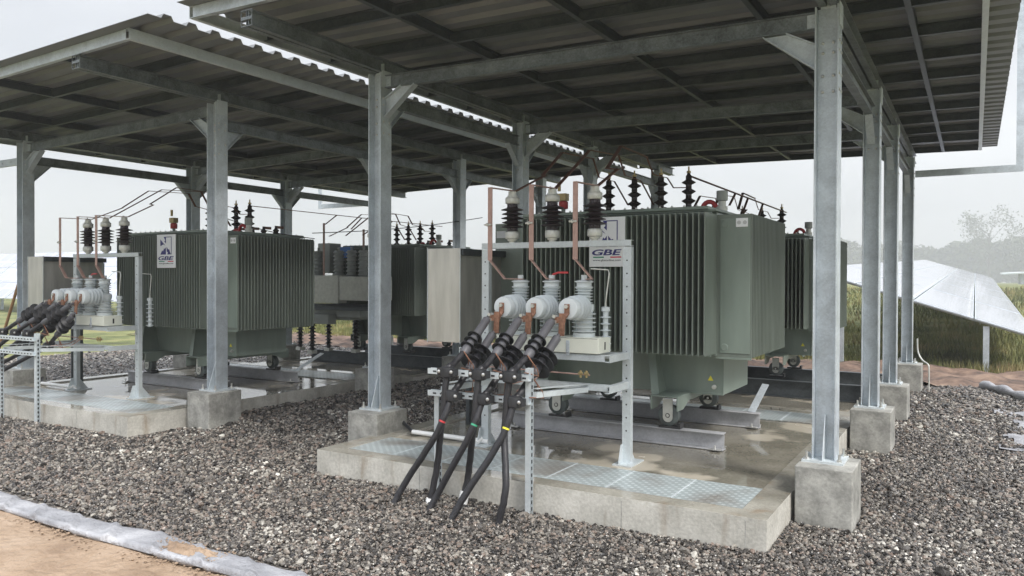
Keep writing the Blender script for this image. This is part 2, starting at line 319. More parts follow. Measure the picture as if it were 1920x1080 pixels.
# ------------------------------------------------------------------ canopies
def canopy(dx, slope, label, xl, xr, lift, joists, sheet_x0, sheet_x1, front_wide):
    t = thing('steel_canopy', label, 'canopy', (dx - 2.9, 5.7, 0), 'open steel canopies over the transformers')
    ox, oy = t.location[0], t.location[1]
    org = lambda x, y, z=0: (x - ox, y - oy, z)
    zo = slope                       # function x -> z offset
    P = lambda x, y, z: Vector((x - ox, y - oy, z))
    posts = [c + dx for c in CX]
    for cx in posts:
        z = zo(cx)
        for k, y in enumerate(ROWS):
            yc = y + .08; top = 3.64 + z
            b = MB(); b.isec(P(cx, yc, .415), P(cx, yc, top), .155, .16, .010, .008, up=(1, 0, 0))
            post = b.build('post', 'galv', t, .0015)
            b = MB(); b.box(*[v - q for v, q in zip((cx - .135, cx + .135), (ox, ox))], y - .06 - oy, y + .22 - oy, .400, .416)
            bpl = b.build('base_plate', 'galv_bright', post)
            b = MB()
            for sx in (-.105, .105):
                for sy in (-.03, .19):
                    b.cyl(P(cx + sx, y + sy, .416), P(cx + sx, y + sy, .47), .009, 8); b.cyl(P(cx + sx, y + sy, .416), P(cx + sx, y + sy, .432), .018, 6)
            attach(bpl, b, 'zinc_bolt')
            b = MB(); b.poly([P(cx - .003, y - .045, .416), P(cx - .003, yc - .006, .416), P(cx - .003, yc - .006, .72), P(cx - .003, y + .055, .72)], (.007, 0, 0))
            b.poly([P(cx - .003, y + .205, .416), P(cx - .003, yc + .006, .416), P(cx - .003, yc + .006, .72), P(cx - .003, y + .105, .72)][::-1], (.007, 0, 0))
            b.build('stiffener', 'galv_bright', post)
            # top bracket and bolts
            b = MB(); b.box(cx - .05 - ox, cx + .05 - ox, yc - .007 - oy, yc + .007 - oy, top, top + .10)
            b.box(cx + .080 - ox, cx + .086 - ox, y + .01 - oy, y + .15 - oy, top - .14, top + .02)
            b.build('head_bracket', 'galv_bright', post)
            b = MB()
            for zz in (3.06, 3.17, 3.33, 3.40):
                for sx in (-.035, .035):
                    b.lathe([(.012, 0), (.012, .008), (.005, .012)], P(cx + sx, yc - .004, zz + z), (0, -1, 0), 6)
                    b.lathe([(.011, 0), (.011, .007)], P(cx + .0775, yc + sx * 1.2, zz + z), (1, 0, 0), 6)
            attach(post, b, 'zinc_bolt')
        # longitudinal girder (twin channels) above the posts and tie beams between them
        gz = 3.72 + z
        b = MB()
        b.chan(P(cx - .035, 4.17, gz), P(cx - .035, 14.15, gz), .13, .05, .008, .006, open_=(-1, 0, 0))
        b.chan(P(cx + .035, 4.17, gz), P(cx + .035, 14.15, gz), .13, .05, .008, .006, open_=(1, 0, 0))
        b.box(cx - .06 - ox, cx + .06 - ox, 4.160 - oy, 4.168 - oy, gz - .012, gz + .012)
        for xx in (-.064, .060): b.box(cx + xx - ox, cx + xx + .004 - ox, 4.160 - oy, 4.170 - oy, gz - .066, gz + .066)
        for zz in (-.066, .060): b.box(cx - .06 - ox, cx + .06 - ox, 4.160 - oy, 4.170 - oy, gz + zz, gz + zz + .006)
        b.build('girder', 'galv_shaded', t)
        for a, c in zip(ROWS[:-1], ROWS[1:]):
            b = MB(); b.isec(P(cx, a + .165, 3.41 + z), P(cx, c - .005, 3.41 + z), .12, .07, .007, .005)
            b.build('tie_beam', 'galv_shaded', t)
            for yy, s_ in ((a + .165, 1), (c - .005, -1)):
                b = MB(); b.poly([P(cx - .02, yy, 3.35 + z), P(cx - .02, yy + s_ * .24, 3.35 + z), P(cx - .02, yy, 3.10 + z)][::s_], (.008, 0, 0))
                b.bar(P(cx, yy, 3.10 + z), P(cx, yy + s_ * .245, 3.345 + z), .07, .007)
                b.build('knee_brace', 'galv', t)
    # transverse beams
    xa, xb = posts[1] + .08, posts[0] - .08
    for k, y in enumerate(ROWS[:3]):
        yc = y + .08; za, zb = 3.56 + zo(xa), 3.56 + zo(xb)
        b = MB(); b.isec(P(xa, yc, za), P(xb, yc, zb), .12, .064, .007, .005); cb = b.build('cross_beam', 'galv_shaded', t)
        b = MB()
        for xx, zz, s_ in ((xa, za, 1), (xb, zb, -1)):
            for q in (-.03, .03):
                b.cyl(P(xx + s_ * .03, yc - .003, zz + q), P(xx + s_ * .03, yc - .016, zz + q), .009, 6)
            b.box(min(xx, xx + s_ * .06) - ox, max(xx, xx + s_ * .06) - ox, yc - .010 - oy, yc - .0035 - oy, zz - .05, zz + .05)
        attach(cb, b, 'galv')
        for xx, zz, s_ in ((xa, za, 1), (xb, zb, -1)):
            b = MB(); p0 = P(xx, yc, zz - .34); p1 = P(xx + s_ * .36, yc, zz - .062)
            e0 = P(xx, yc, zz - .17); e1 = P(xx + s_ * .20, yc, zz - .062)
            tri = [p0, p1, e1, e0] if s_ > 0 else [p0, e0, e1, p1]
            b.poly([v + Vector((0, -.003, 0)) for v in tri], (0, .006, 0))
            b.bar(p0, p1, .075, .007); b.bar(e0 + Vector((0, 0, .004)), e1 + Vector((0, 0, .004)), .075, .007)
            b.build('knee_brace', 'galv', t)
    # rafters (x direction) and joists (y direction) under the sheets
    RY = [4.2] + [4.95 + .82 * k for k in range(11)] + [14.2]
    zr = lambda x: 3.845 + zo(x) + lift
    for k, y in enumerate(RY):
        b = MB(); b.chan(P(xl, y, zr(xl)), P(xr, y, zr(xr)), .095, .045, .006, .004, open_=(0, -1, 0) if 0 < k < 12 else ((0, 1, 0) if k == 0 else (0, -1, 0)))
        b.build('rafter', 'galv_dark' if 0 < k else 'galv', t)
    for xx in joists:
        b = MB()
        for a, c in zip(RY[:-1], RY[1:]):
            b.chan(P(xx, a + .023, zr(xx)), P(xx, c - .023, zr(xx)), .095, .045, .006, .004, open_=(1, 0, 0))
        b.build('joist', 'galv_dark', t)
    for xx, o_ in ((xl - .025, 1), (xr + .025, -1)):
        b = MB(); b.chan(P(xx, 4.178, zr(xx)), P(xx, 14.22, zr(xx)), .100, .045, .006, .004, open_=(o_, 0, 0))
        b.build('edge_beam', 'galv_bright', t)
    # corrugated sheet, trapezoid ribs along x
    pitch, hh = .25, .042; ys = []; y = 4.06
    while y < 14.32:
        ys += [(y, 0), (y + .125, 0), (y + .150, hh), (y + .225, hh)]; y += pitch
    ys.append((y, 0)); xs = np.linspace(sheet_x0, sheet_x1, 7)
    b = MB(); vs = []; n = len(ys); th = .004
    for tt in (0, th):
        for x in xs:
            for (yy, zz) in ys: vs.append(P(x, yy, 3.896 + zo(x) + zz + tt + lift))
    fs = []
    nx = len(xs)
    for i in range(nx - 1):
        for j in range(n - 1):
            a = i * n + j; fs.append((a, a + 1, a + n + 1, a + n)); q = a + nx * n; fs.append((q, q + n, q + n + 1, q + 1))
    for j in range(n - 1):
        a = j; q = nx * n + j; fs.append((a, q, q + 1, a + 1)); a = (nx - 1) * n + j; q = a + nx * n; fs.append((a, a + 1, q + 1, q))
    for i in range(nx - 1):
        a = i * n; q = a + nx * n; fs.append((a, a + n, q + n, q)); a = i * n + n - 1; q = a + nx * n; fs.append((a, q, q + n, a + n))
    b.add(vs, fs); b.build('roof_sheet', 'sheet', t)
    return t, P
slA = lambda x: -0.021 * (x + 4.9)
slB = lambda x: 0.021 * (x + 7.3)
canA, PA = canopy(0, slA, 'nearer galvanised steel canopy on the right, its corrugated roof above the nearest transformer', -5.64, 0.03, .035, [-4.10, -2.80, -1.50, -0.45], -5.69, 0.29, True)
canB, PB = canopy(S, slB, 'farther galvanised steel canopy on the left, its wavy sheet edge tucked below the other roof', -12.55, -6.58, 0, [-11.9, -10.72, -9.18, -7.68], -12.75, -6.08, True)
# outriggers on the back corners
def outrigger(parent, P, x0, x1, y, z, up, z0off=0):
    b = MB(); b.chan(P(x0, y, z), P(x1, y, z), .10, .04, .005, .004, open_=(0, 1, 0))
    s_ = 1 if x1 > x0 else -1
    b.chan(P(x1 + s_ * .045, y, z - .055), P(x1 + s_ * .045, y, z + up), .09, .04, .005, .004, open_=(0, 1, 0), up=(1, 0, 0))
    for k in range(8):
        xx = x0 + (x1 - x0) * (k + .5) / 8
        b.cyl(P(xx, y - .02, z), P(xx, y - .026, z), .010, 8)
    b.build('outrigger', 'galv', parent)
outrigger(canA, PA, -0.80, 0.50, 13.36, 3.305, 3.2)
outrigger(canB, PB, -11.50, -13.3, 13.36, 3.39, .55)
outrigger(canB, PB, -11.50, -13.4, 5.80, 3.32, .4)

# ------------------------------------------------------------------ footings
LR = {0: 'right', 1: 'left'}
ftn = None
fl = {(0, 0): ['big front right concrete footing beside the pad corner, nearest to the camera', 'second concrete footing in the right hand row behind the nearest one', 'third concrete footing in the right hand row, half behind the second', 'last concrete footing of the right hand row with a pale conduit on it'],
      (0, 1): ['front concrete footing under the middle front post, left of the slack cables', 'concrete footing under the second post of the middle row behind the crossed cables', 'concrete footing under the third post of the middle row behind the transformer', 'concrete footing under the rear post of the middle row'],
      (1, 0): ['brown stained concrete footing under the front post before the left transformer', 'concrete footing under the second inner post of the left canopy', 'concrete footing under the third inner post of the left canopy', 'concrete footing under the rear inner post of the left canopy'],
      (1, 1): ['concrete footing under the outer front post at the left edge', 'concrete footing under the second outer post of the left canopy', 'concrete footing under the third outer post of the left canopy', 'concrete footing under the rear outer post of the left canopy']}
for c in range(2):
    for r_ in range(2):
        for k, y in enumerate(ROWS):
            cx = CX[r_] + c * S
            b = MB(); b.box(-.182, .182, -.20, .24, -.12, .40)
            o = b.build('concrete_footing', 'footing', None, .008); o.location = (cx + .03, y, 0)
            tag(o, fl[(c, r_)][k], 'footing', 'concrete footings under the canopy posts')

# ------------------------------------------------------------------ pads
def pad(dx, y0, y1, ztop, label, plates, xl=-4.82, xr=-1.07):
    xm = (xl + xr) / 2 + dx
    t = thing('concrete_pad', label, 'concrete pad', (xm, y0, 0), 'concrete pads under the transformers')
    X = lambda x: x + dx - xm; Y = lambda y: y - y0
    b = MB(); rim = .19
    b.box(X(xl), X(xr), Y(y0), Y(y0 + rim * .9), -.15, ztop)
    b.box(X(xl), X(xr), Y(y1 - rim), Y(y1), -.15, ztop)
    b.box(X(xl), X(xl + rim), Y(y0 + rim * .9), Y(y1 - rim), -.15, ztop)
    b.box(X(xr - rim), X(xr), Y(y0 + rim * .9), Y(y1 - rim), -.15, ztop)
    # subdivide sides a little so the arris is not razor straight
    o = b.build('rim', 'pad_side', t, .012)
    o.data.materials.append(M['pad_rim'])
    for p in o.data.polygons:
        if p.normal.z > .9: p.material_index = 1
    b = MB()
    for jx in (xr - .13, xr - .95, xl + 1.1): b.box(X(jx), X(jx + .006), -.0012, .001, -.1, ztop - .02)
    attach(o, b, 'footing')
    b = MB(); b.box(X(xl + rim), X(xr - rim), Y(y0 + rim * .9), Y(y1 - rim), -.15, ztop - .018)
    b.build('floor', 'pad_floor', t)
    for (py0, py1, n) in plates:
        w_ = (xr - rim - xl - rim) / n
        for i in range(n):
            a = xl + rim + i * w_
            b = MB(); b.box(X(a + .004), X(a + w_ - .004), Y(py0), Y(py1), ztop - .014, ztop - .004)
            cp = b.build('cover_plate', 'plate', t)
            if i: b = MB(); b.box(X(a - .006), X(a + .006), Y(py0 + .003), Y(py1 - .003), ztop - .006, ztop - .001); attach(cp, b, 'galv_bright')
    return t
pad(0, 4.79, 9.15, .20, 'nearest concrete pad, its corner pointing at the camera, with chequer plate along its front', [(4.975, 5.53, 7), (8.36, 8.95, 7)])
pad(S, 4.85, 9.15, .20, 'wet concrete pad of the front left transformer with glossy chequer plate', [(5.03, 5.56, 7), (8.36, 8.95, 7)], -4.82, -1.16)
pad(0, 9.55, 14.1, .13, 'rear right concrete pad behind the second cover plate strip', [(13.2, 13.8, 7)])
pad(S, 9.55, 14.1, .13, 'rear left concrete pad under the long dark steel beams', [(13.2, 13.8, 7)])

# ------------------------------------------------------------------ rails
def rail(x0, x1, y, z0, z1, label, mat='rail', strut=None):
    b = MB(); zc = (z0 + z1) / 2
    b.isec((x0, y, zc), (x1, y, zc), z1 - z0, .10, .009, .007)
    t = b.build('steel_rail', mat, None, .0015, org=(x0, y, z0)); tag(t, label, 'steel beam', 'steel rails carrying the transformers')
    b = MB()
    for xx in (x0 + .06, x1 - .06):
        for s_ in (-1, 1):
            b.box(xx - .05, xx + .05, y + s_ * .075 - .03, y + s_ * .075 + .03, z0 + .0095, z0 + .020)
            b.cyl((xx, y + s_ * .08, z0 + .02), (xx, y + s_ * .08, z0 + .05), .010, 6)
    attach(t, shift(b, (x0, y, z0)), 'zinc_bolt')
    if strut:
        b = MB(); b.bar((strut, y + .03, z1), (strut + .02, y + .55, z1 + .22), .07, .008, up=(0, 1, 0))
        o = b.build('brace_plate', 'galv', t, org=(x0, y, z0)); o.location = (0, 0, 0)
    return t
for c in range(2):
    q = c * S; w_ = ['right', 'left'][c]
    rail(-3.98 + q, -1.85 + q, 6.66, .186, .335, ['front steel rail on the nearest pad, its cut end facing the camera', 'front steel rail under the left transformer with a pale web'][c])
    rail(-3.98 + q, -1.83 + q, 7.86, .186, .335, ['back steel rail on the nearest pad with a leaning flat brace on its right end', 'back steel rail under the left transformer with a leaning flat brace'][c], strut=-1.92 + q)
    rail(-4.4 + q, -1.05 + q, 10.65, .115, .335, ['front dark steel beam on the rear right pad', 'front dark steel beam on the rear left pad carrying black insulators'][c], 'galv_dark')
    rail(-4.4 + q, -1.05 + q, 12.15, .115, .335, ['back dark steel beam on the rear right pad', 'back dark steel beam on the rear left pad'][c], 'galv_dark')

# ------------------------------------------------------------------ transformer
def shed_profile(r0, r1, n, z0, z1, cap=True, slope=.35):
    prof = [(r0, z0)]; st = (z1 - z0) / n
    for i in range(n):
        a = z0 + st * i
        prof += [(r0, a + st * .25), (r1, a + st * (.5 - slope * .4)), (r1, a + st * .5), (r0, a + st * (.5 + slope))]
    prof += [(r0, z1)]
    return prof
def text_mesh(txt, size, mat, parent, loc, shear=0, off=0.0, bold=0.0, name='lettering', width=None):
    cu = bpy.data.curves.new('txt', 'FONT'); cu.body = txt; cu.size = size; cu.shear = shear; cu.extrude = .0015; cu.offset = bold; cu.align_x = 'CENTER'
    o = bpy.data.objects.new('txt', cu); COL.objects.link(o); bpy.context.view_layer.update()
    dg = bpy.context.evaluated_depsgraph_get(); me = bpy.data.meshes.new_from_object(o.evaluated_get(dg))
    bpy.data.objects.remove(o)
    xs = [v.co.x for v in me.vertices]; sx = 1
    if width: sx = width / (max(xs) - min(xs))
    mid = (max(xs) + min(xs)) / 2
    for v in me.vertices:
        x, y, z = v.co; v.co = ((x - mid) * sx, -z, y)
    me.materials.clear(); me.materials.append(M[mat])
    ob = bpy.data.objects.new(name, me); COL.objects.link(ob); ob.parent = parent; ob.location = loc
    return ob

CTX, CTY = -2.905, 7.30
def transformer(label):
    t = thing('power_transformer', label, 'transformer', (CTX, CTY, 0), 'green oil filled power transformers')
    P = lambda x, y, z: Vector((x - CTX, y - CTY, z))
    def bx(b, x0, x1, y0, y1, z0, z1): return b.box(x0 - CTX, x1 - CTX, y0 - CTY, y1 - CTY, z0, z1)
    xt0, xt1, yt0, yt1 = -3.89, -1.92, 6.64, 7.97
    b = MB(); bx(b, xt0, xt1, yt0, yt1, 1.0, 2.25); b.build('tank', 'green', t, .004)
    b = MB(); bx(b, xt0 + .04, xt1, 6.87, 7.73, .63, 1.0); base = b.build('tank_base', 'green', t, .006)
    # cooling fins
    def fins(n, a0, a1, fn, nm):
        b = MB()
        for i in range(n):
            a = a0 + (a1 - a0) * i / (n - 1)
            fn(b, a)
        return b.build('cooling_fins', 'green_shaded', t)
    fz0, fz1 = 1.025, 2.225
    th = .0055
    fins(36, xt0 + .22, xt1 - .004, lambda b, a: bx(b, a - th, a + th, yt0 - .34, yt0, fz0, fz1), 0)
    fins(36, xt0 + .22, xt1 - .004, lambda b, a: bx(b, a - th, a + th, yt1, yt1 + .30, fz0, fz1), 0)
    fins(26, yt0 + .012, yt1 - .012, lambda b, a: bx(b, xt1, xt1 + .30, a - th, a + th, fz0 - .03, fz1), 0)
    fins(26, yt0 + .012, yt1 - .012, lambda b, a: bx(b, xt0 - .30, xt0, a - th, a + th, fz0 - .03, fz1), 0)
    # edge strips and embossed corner panels
    b = MB()
    bx(b, xt0 + .20, xt1 + .012, yt0 - .20, yt0 - .19, fz0 - .014, fz0); bx(b, xt1 + .30 - .10, xt1 + .30 - .09, yt0, yt1, fz0 - .045, fz0 - .030)
    bx(b, xt0 + .20, xt1 + .012, yt0 - .20, yt0 - .19, fz1, fz1 + .012)
    bx(b, xt1, xt1 + .302, yt0 - .006, yt0 + .006, fz0 - .045, fz0 - .03)
    b.build('tie_bar', 'green', t)
    b = MB(); bx(b, xt1 + .03, xt1 + .285, yt0 + .000, yt0 + .008, 1.03, 2.19)
    b.lathe([(.035, 0), (.03, .006)], P(xt1 + .07, yt0 + .001, 2.14), (0, -1, 0), 14); b.lathe([(.035, 0), (.03, .006)], P(xt1 + .07, yt0 + .001, 1.08), (0, -1, 0), 14)
    b.build('corner_panel', 'green', t, .003)
    b = MB(); bx(b, xt1 + .165, xt1 + .265, yt0 - .0025, yt0 - .0005, 2.115, 2.19); st = b.build('notice_sticker', 'sign_white', t)
    b = MB()
    for cx_ in (.19, .24): b.lathe([(.017, 0), (.017, .0008)], P(xt1 + cx_, yt0 - .0027, 2.152), (0, -1, 0), 16)
    attach(st, b, 'sticker')
    # lid
    b = MB(); bx(b, xt0 + .03, xt1 + .02, yt0 - .10, yt1 + .10, 2.252, 2.268); bx(b, xt0 + .10, xt1 - .04, yt0 - .13, yt1 + .13, 2.268, 2.296)
    lid = b.build('lid', 'green', t, .004)
    b = MB()
    for i in range(16):
        xx = xt0 + .15 + i * (xt1 - xt0 - .3) / 15
        for yy in (yt0 - .09, yt1 + .09): b.cyl(P(xx, yy, 2.296), P(xx, yy, 2.312), .012, 6)
    attach(lid, b, 'zinc_bolt')
    b = MB()
    for xx in (xt0 + .12, xt1 - .06):
        for yy in (yt0 - .02, yt1 + .02): b.lathe([(.028, -.01), (.028, .01)], P(xx, yy, 2.235), (0, 1, 0), 12); bx(b, xx - .03, xx + .03, yy - .012, yy + .012, 2.20, 2.235)
    b.build('lifting_lug', 'green', t)
    b = MB(); b.poly([P(xt1 - .14, 6.868, .755), P(xt1 - .09, 6.868, .755), P(xt1 - .115, 6.868, .80)], (0, .0015, 0)); b.build('warning_sticker', 'yellow', t)
    # weld seams and rim on the tank end
    b = MB(); bx(b, xt0 + .04, xt1 + .003, 6.862, 6.868, .63, .645); bx(b, xt1 - .004, xt1 + .004, 6.862, 6.872, .645, .99); b.build('weld_seam', 'green', t)
    # undercarriage
    for xx in (-2.34, -3.46):
        b = MB()
        bx(b, xx - .125, xx + .125, 6.50, 8.05, .628, .638)
        for q in (xx - .125, xx + .115): b.poly([P(q, 6.50, .51), P(q, 6.66, .51), P(q, 6.80, .57), P(q, 7.75, .57), P(q, 7.90, .51), P(q, 8.05, .51), P(q, 8.05, .628), P(q, 6.50, .628)][::-1], (.010, 0, 0))
        ub = b.build('undercarriage_beam', 'green', t, .002)
        b = MB(); q0 = P(xx - .07, 6.78, .636); q1 = P(xx - .22, 6.78, 1.02)
        b.poly([P(xx - .115, 6.56, .636), P(xx - .115, 6.87, .636), P(xx - .20, 6.87, 1.02), P(xx - .20, 6.70, 1.02)], (.008, 0, 0))
        b.bar(P(xx - .10, 6.56, .636), P(xx - .185, 6.68, 1.02), .07, .008, up=(0, 1, 0))
        b.build('gusset', 'green', ub)
        for yy in (6.66, 7.86):
            b = MB(); b.lathe([(.088, -.045), (.095, -.040), (.095, -.018), (.082, -.014), (.082, .03), (.088, .035), (.04, .036)], P(xx, yy, .452), (0, 1, 0), 26)
            wh = b.build('wheel', 'wheel', t)
            b = MB(); b.lathe([(.045, 0), (.045, .006), (.022, .008), (.020, .022)], P(xx, yy - .045, .452), (0, -1, 0), 16)
            b.build('hub', 'dark', wh)
            b = MB(); bx(b, xx - .045, xx + .045, yy - .062, yy - .054, .435, .60); b.lathe([(.045, 0), (.045, .008)], P(xx, yy - .054, .437), (0, -1, 0), 16)
            b.lathe([(.020, 0), (.012, .006)], P(xx, yy - .063, .452), (0, -1, 0), 10)
            b.build('axle_plate', 'cap_metal', wh)
            b = MB(); bx(b, xx - .09, xx + .09, yy - .05, yy + .05, .336, .356); bx(b, xx + .09, xx + .11, yy - .05, yy + .05, .336, .385); b.build('wheel_chock', 'black_rubber', wh)
    b = MB(); b.lathe([(.02, 0), (.02, .02), (.012, .022), (.012, .035)], P(xt1 - .08, 6.87, .70), (0, -1, 0), 10); b.build('drain_plug', 'zinc_bolt', base)
    # tall bushings
    for i in range(4):
        xx = -3.34 + i * .29; q = [(.045, 0), (.045, .02), (.030, .025), (.030, .045)]
        for zz in (.06, .155, .25, .34): q += [(.068, zz), (.070, zz + .006), (.036, zz + .026), (.030, zz + .032), (.030, zz + .07)]
        q += [(.020, .42), (.014, .44)]
        b = MB(); b.lathe(q, P(xx, 7.55, 2.296), (0, 0, 1), 20)
        bu = b.build('bushing', 'black_porcelain', t)
        b = MB(); b.cyl(P(xx, 7.55, 2.73), P(xx, 7.55, 2.80), .009, 8); b.cyl(P(xx, 7.55, 2.735), P(xx, 7.55, 2.755), .024, 6); b.build('terminal', 'brass', bu)
    # low voltage bushings, rear row
    for i in range(4):
        xx = -3.10 + i * .26
        b = MB(); b.lathe([(.035, 0), (.05, .02), (.05, .03), (.028, .05), (.045, .07), (.045, .08), (.022, .10), (.015, .14)], P(xx, 7.90, 2.296), (0, 0, 1), 16)
        bu = b.build('bushing', 'black_porcelain', t)
        b = MB(); bx(b, xx - .005, xx + .005, 7.88, 8.04, 2.40, 2.44); b.build('terminal', 'copper_dark', bu)
    # relief valve with red guard
    b = MB(); b.lathe([(.05, 0), (.05, .05), (.035, .052), (.035, .10)], P(-2.02, 7.15, 2.296), (0, 0, 1), 16); rv = b.build('relief_valve', 'cap_metal', t)
    b = MB(); b.lathe([(.050, 0), (.052, .008), (.052, .085), (.048, .09)], P(-2.02, 7.15, 2.40), (0, 0, 1), 18)
    for k in range(4): b.lathe([(.053, 0), (.053, .005)], P(-2.02, 7.15, 2.415 + k * .018), (0, 0, 1), 18)
    b.build('valve_cap', 'grey_resin', rv)
    b = MB(); pts = [P(-2.14 + .07 * math.cos(a), 7.15, 2.31 + .085 * math.sin(a)) for a in np.linspace(math.pi, .35, 9)]; b.tube(pts, .022, 10); b.build('breather_hose', 'red', rv)
    # oil gauge at the left end
    b = MB(); b.lathe([(.045, 0), (.045, .03), (.022, .035), (.022, .11)], P(-3.70, 7.20, 2.296), (0, 0, 1), 14); og = b.build('oil_gauge', 'green', t)
    b = MB(); b.lathe([(.045, 0), (.05, .01), (.05, .075), (.03, .085)], P(-3.70, 7.20, 2.40), (0, 0, 1), 14); b.build('gauge_body', 'red', og)
    b = MB(); bx(b, -3.755, -3.655, 7.16, 7.24, 2.486, 2.56); b.cyl(P(-3.75, 7.20, 2.59), P(-3.75, 7.20, 2.68), .018, 10); b.build('gauge_head', 'brass', og)
    for xx in (-2.60,):
        b = MB(); pts = [P(xx + .05 * math.cos(a), 7.42, 2.30 + .065 * math.sin(a)) for a in np.linspace(math.pi, 0, 9)]; b.tube(pts, .020, 10); b.build('breather_hose', 'red', t)
    return t, P, bx
T1, PT, bxT = transformer('nearest green transformer with a white sign, behind the row of white circuit breakers')
T2 = dup(T1, 0, 4.34, 'green transformer at the back right, seen between the nearest one and the front right post')
T3 = dup(T1, S, 0, 'front left green transformer behind the left front post')
T4 = dup(T1, S, 4.34, 'dark green transformer at the back left, behind the middle front post')

def signboard(par, x, z0, z1, wd, full):
    y = 6.64 - .35 - CTY
    b = MB(); b.box(x - wd / 2 - CTX, x + wd / 2 - CTX, y - .010, y, z0, z1)
    s_ = b.build('signboard', 'sign_white', par, .004)
    y2 = y - .0115; cx = x - CTX
    h = z1 - z0; lx0, lx1 = cx - wd * .30, cx + wd * .30; lz1 = z1 - h * .07; lz0 = z0 + h * .40
    def q(b, pts): b.poly([Vector((p[0], y2, p[1])) for p in pts], (0, .0012, 0))
    b = MB(); t_ = wd * .018
    W = lx1 - lx0; H = lz1 - lz0
    U = lambda u, v: (lx0 + W * u, lz0 + H * v)
    # frame line (right and top), solid lower-left wedges and bolts of the emblem
    q(b, [U(.5, .965), U(1, .965), U(1, 1), U(.5, 1)]); q(b, [U(.955, 0), U(1, 0), U(1, .96), U(.955, .96)])
    q(b, [U(.0, .48), U(.28, .58), U(.44, .50), U(.0, .86)])
    q(b, [U(.30, 1), U(.5, 1), U(.5, .62), U(.36, .74), U(.44, .80)])
    q(b, [U(.0, .0), U(.5, .0), U(.5, .42), U(.40, .30), U(.34, .36), U(.24, .18), U(.16, .24)])
    q(b, [U(.56, .42), U(.70, .27), U(.78, .30), U(.94, .0), U(.62, .0), U(.68, .12), U(.58, .16)])
    b.build('emblem', 'navy', s_)
    text_mesh('GBE', h * .16, 'navy', s_, (cx, y2, z0 + h * .235), .2, bold=.0017, width=wd * .82)
    b = MB(); bb = lambda x0, x1, z0_, z1_: b.box(x0, x1, y2, y2 + .0012, z0_, z1_)
    bb(cx - wd * .38, cx - wd * .08, z0 + h * .180, z0 + h * .205); b.build('stripe', 'flag_green', s_)
    b = MB(); b.box(cx + wd * .10, cx + wd * .40, y2, y2 + .0012, z0 + h * .180, z0 + h * .205); b.build('stripe', 'flag_red', s_)
    text_mesh('www.gbeonline.com', h * .055, 'ink', s_, (cx, y2, z0 + h * .115), 0, width=wd * .78)
    return s_
signboard(T1, -2.795, 1.775, 2.215, .345, True)
signboard(T3, -2.795 + .23, 1.80, 2.235, .385, True)
b = MB(); b.box(-4.22 - CTX + .05, -4.22 - CTX + .16, -.664, -.661, 2.08, 2.15); b.build('rating_label', 'sticker', T1)

# ------------------------------------------------------------------ switchgear set (all at the right bay; copied to the left bay)
SETS = []
def reg(o, lab_left): SETS.append((o, lab_left)); return o
FX0, FX1, FY = -3.735, -2.385, 5.78
t = thing('switchgear_frame', 'light grey steel gate frame on the nearest pad carrying breakers and brown insulators', 'steel frame', ((FX0 + FX1) / 2, FY, .18), 'steel frames carrying the switchgear')
reg(t, 'light grey steel gate frame on the left pad carrying breakers and brown insulators')
ox, oy, oz = t.location
F = lambda x, y, z: Vector((x - ox, y - oy, z - oz))
for i, x in enumerate((FX0, FX1)):
    b = MB(); b.chan(F(x, FY, .182), F(x, FY, 1.925), .072, .05, .006, .006, open_=(0, 1, 0), up=(1, 0, 0)); p = b.build('frame_post', 'galv_bright', t, .001)
    b = MB()
    b.box(x - .08 - ox, x + .08 - ox, -.12, .16, .182 - oz, .192 - oz)
    b.poly([F(x - .035, FY - .11, .193), F(x - .035, FY - .026, .193), F(x - .035, FY - .026, .34), F(x - .035, FY - .06, .34)], (.007, 0, 0))
    b.poly([F(x - .005, FY + .15, .193), F(x - .005, FY + .03, .193), F(x - .005, FY + .03, .34)][::-1], (.007, 0, 0))
    b.build('foot', 'galv_bright', p, .001)
    b = MB()
    for k in range(14): b.lathe([(.007, 0), (.007, .001)], F(x + .0, FY - .0255, .45 + k * .105), (0, -1, 0), 10)
    attach(p, b, 'dark')
b = MB(); b.chan(F(FX0 - .036, FY, 1.955), F(FX1 + .036, FY, 1.955), .05, .06, .006, .006, open_=(0, 1, 0)); b.build('top_beam', 'galv_bright', t, .001)
# breaker shelf: two arms forward and two rails
for z, nm in ((1.055, 0), (.82, 1)):
    for x in (FX0, FX1):
        b = MB(); b.chan(F(x, FY - .026, z), F(x, FY - .40, z - (.0)), .055, .04, .005, .005, open_=(-1 if x > -3 else 1, 0, 0)); b.build('shelf_arm', 'galv_bright', t)
    b = MB(); b.chan(F(FX0 + .03, FY - .36 if nm == 0 else FY - .30, z), F(FX1 - .03, FY - .36 if nm == 0 else FY - .30, z), .05, .045, .005, .005, open_=(0, 1, 0)); b.build('shelf_rail', 'galv_bright', t, .001)
b = MB(); b.chan(F(FX0 + .03, FY - .10, 1.055), F(FX1 - .03, FY - .10, 1.055), .05, .045, .005, .005, open_=(0, 1, 0)); b.build('shelf_rail', 'galv_bright', t, .001)
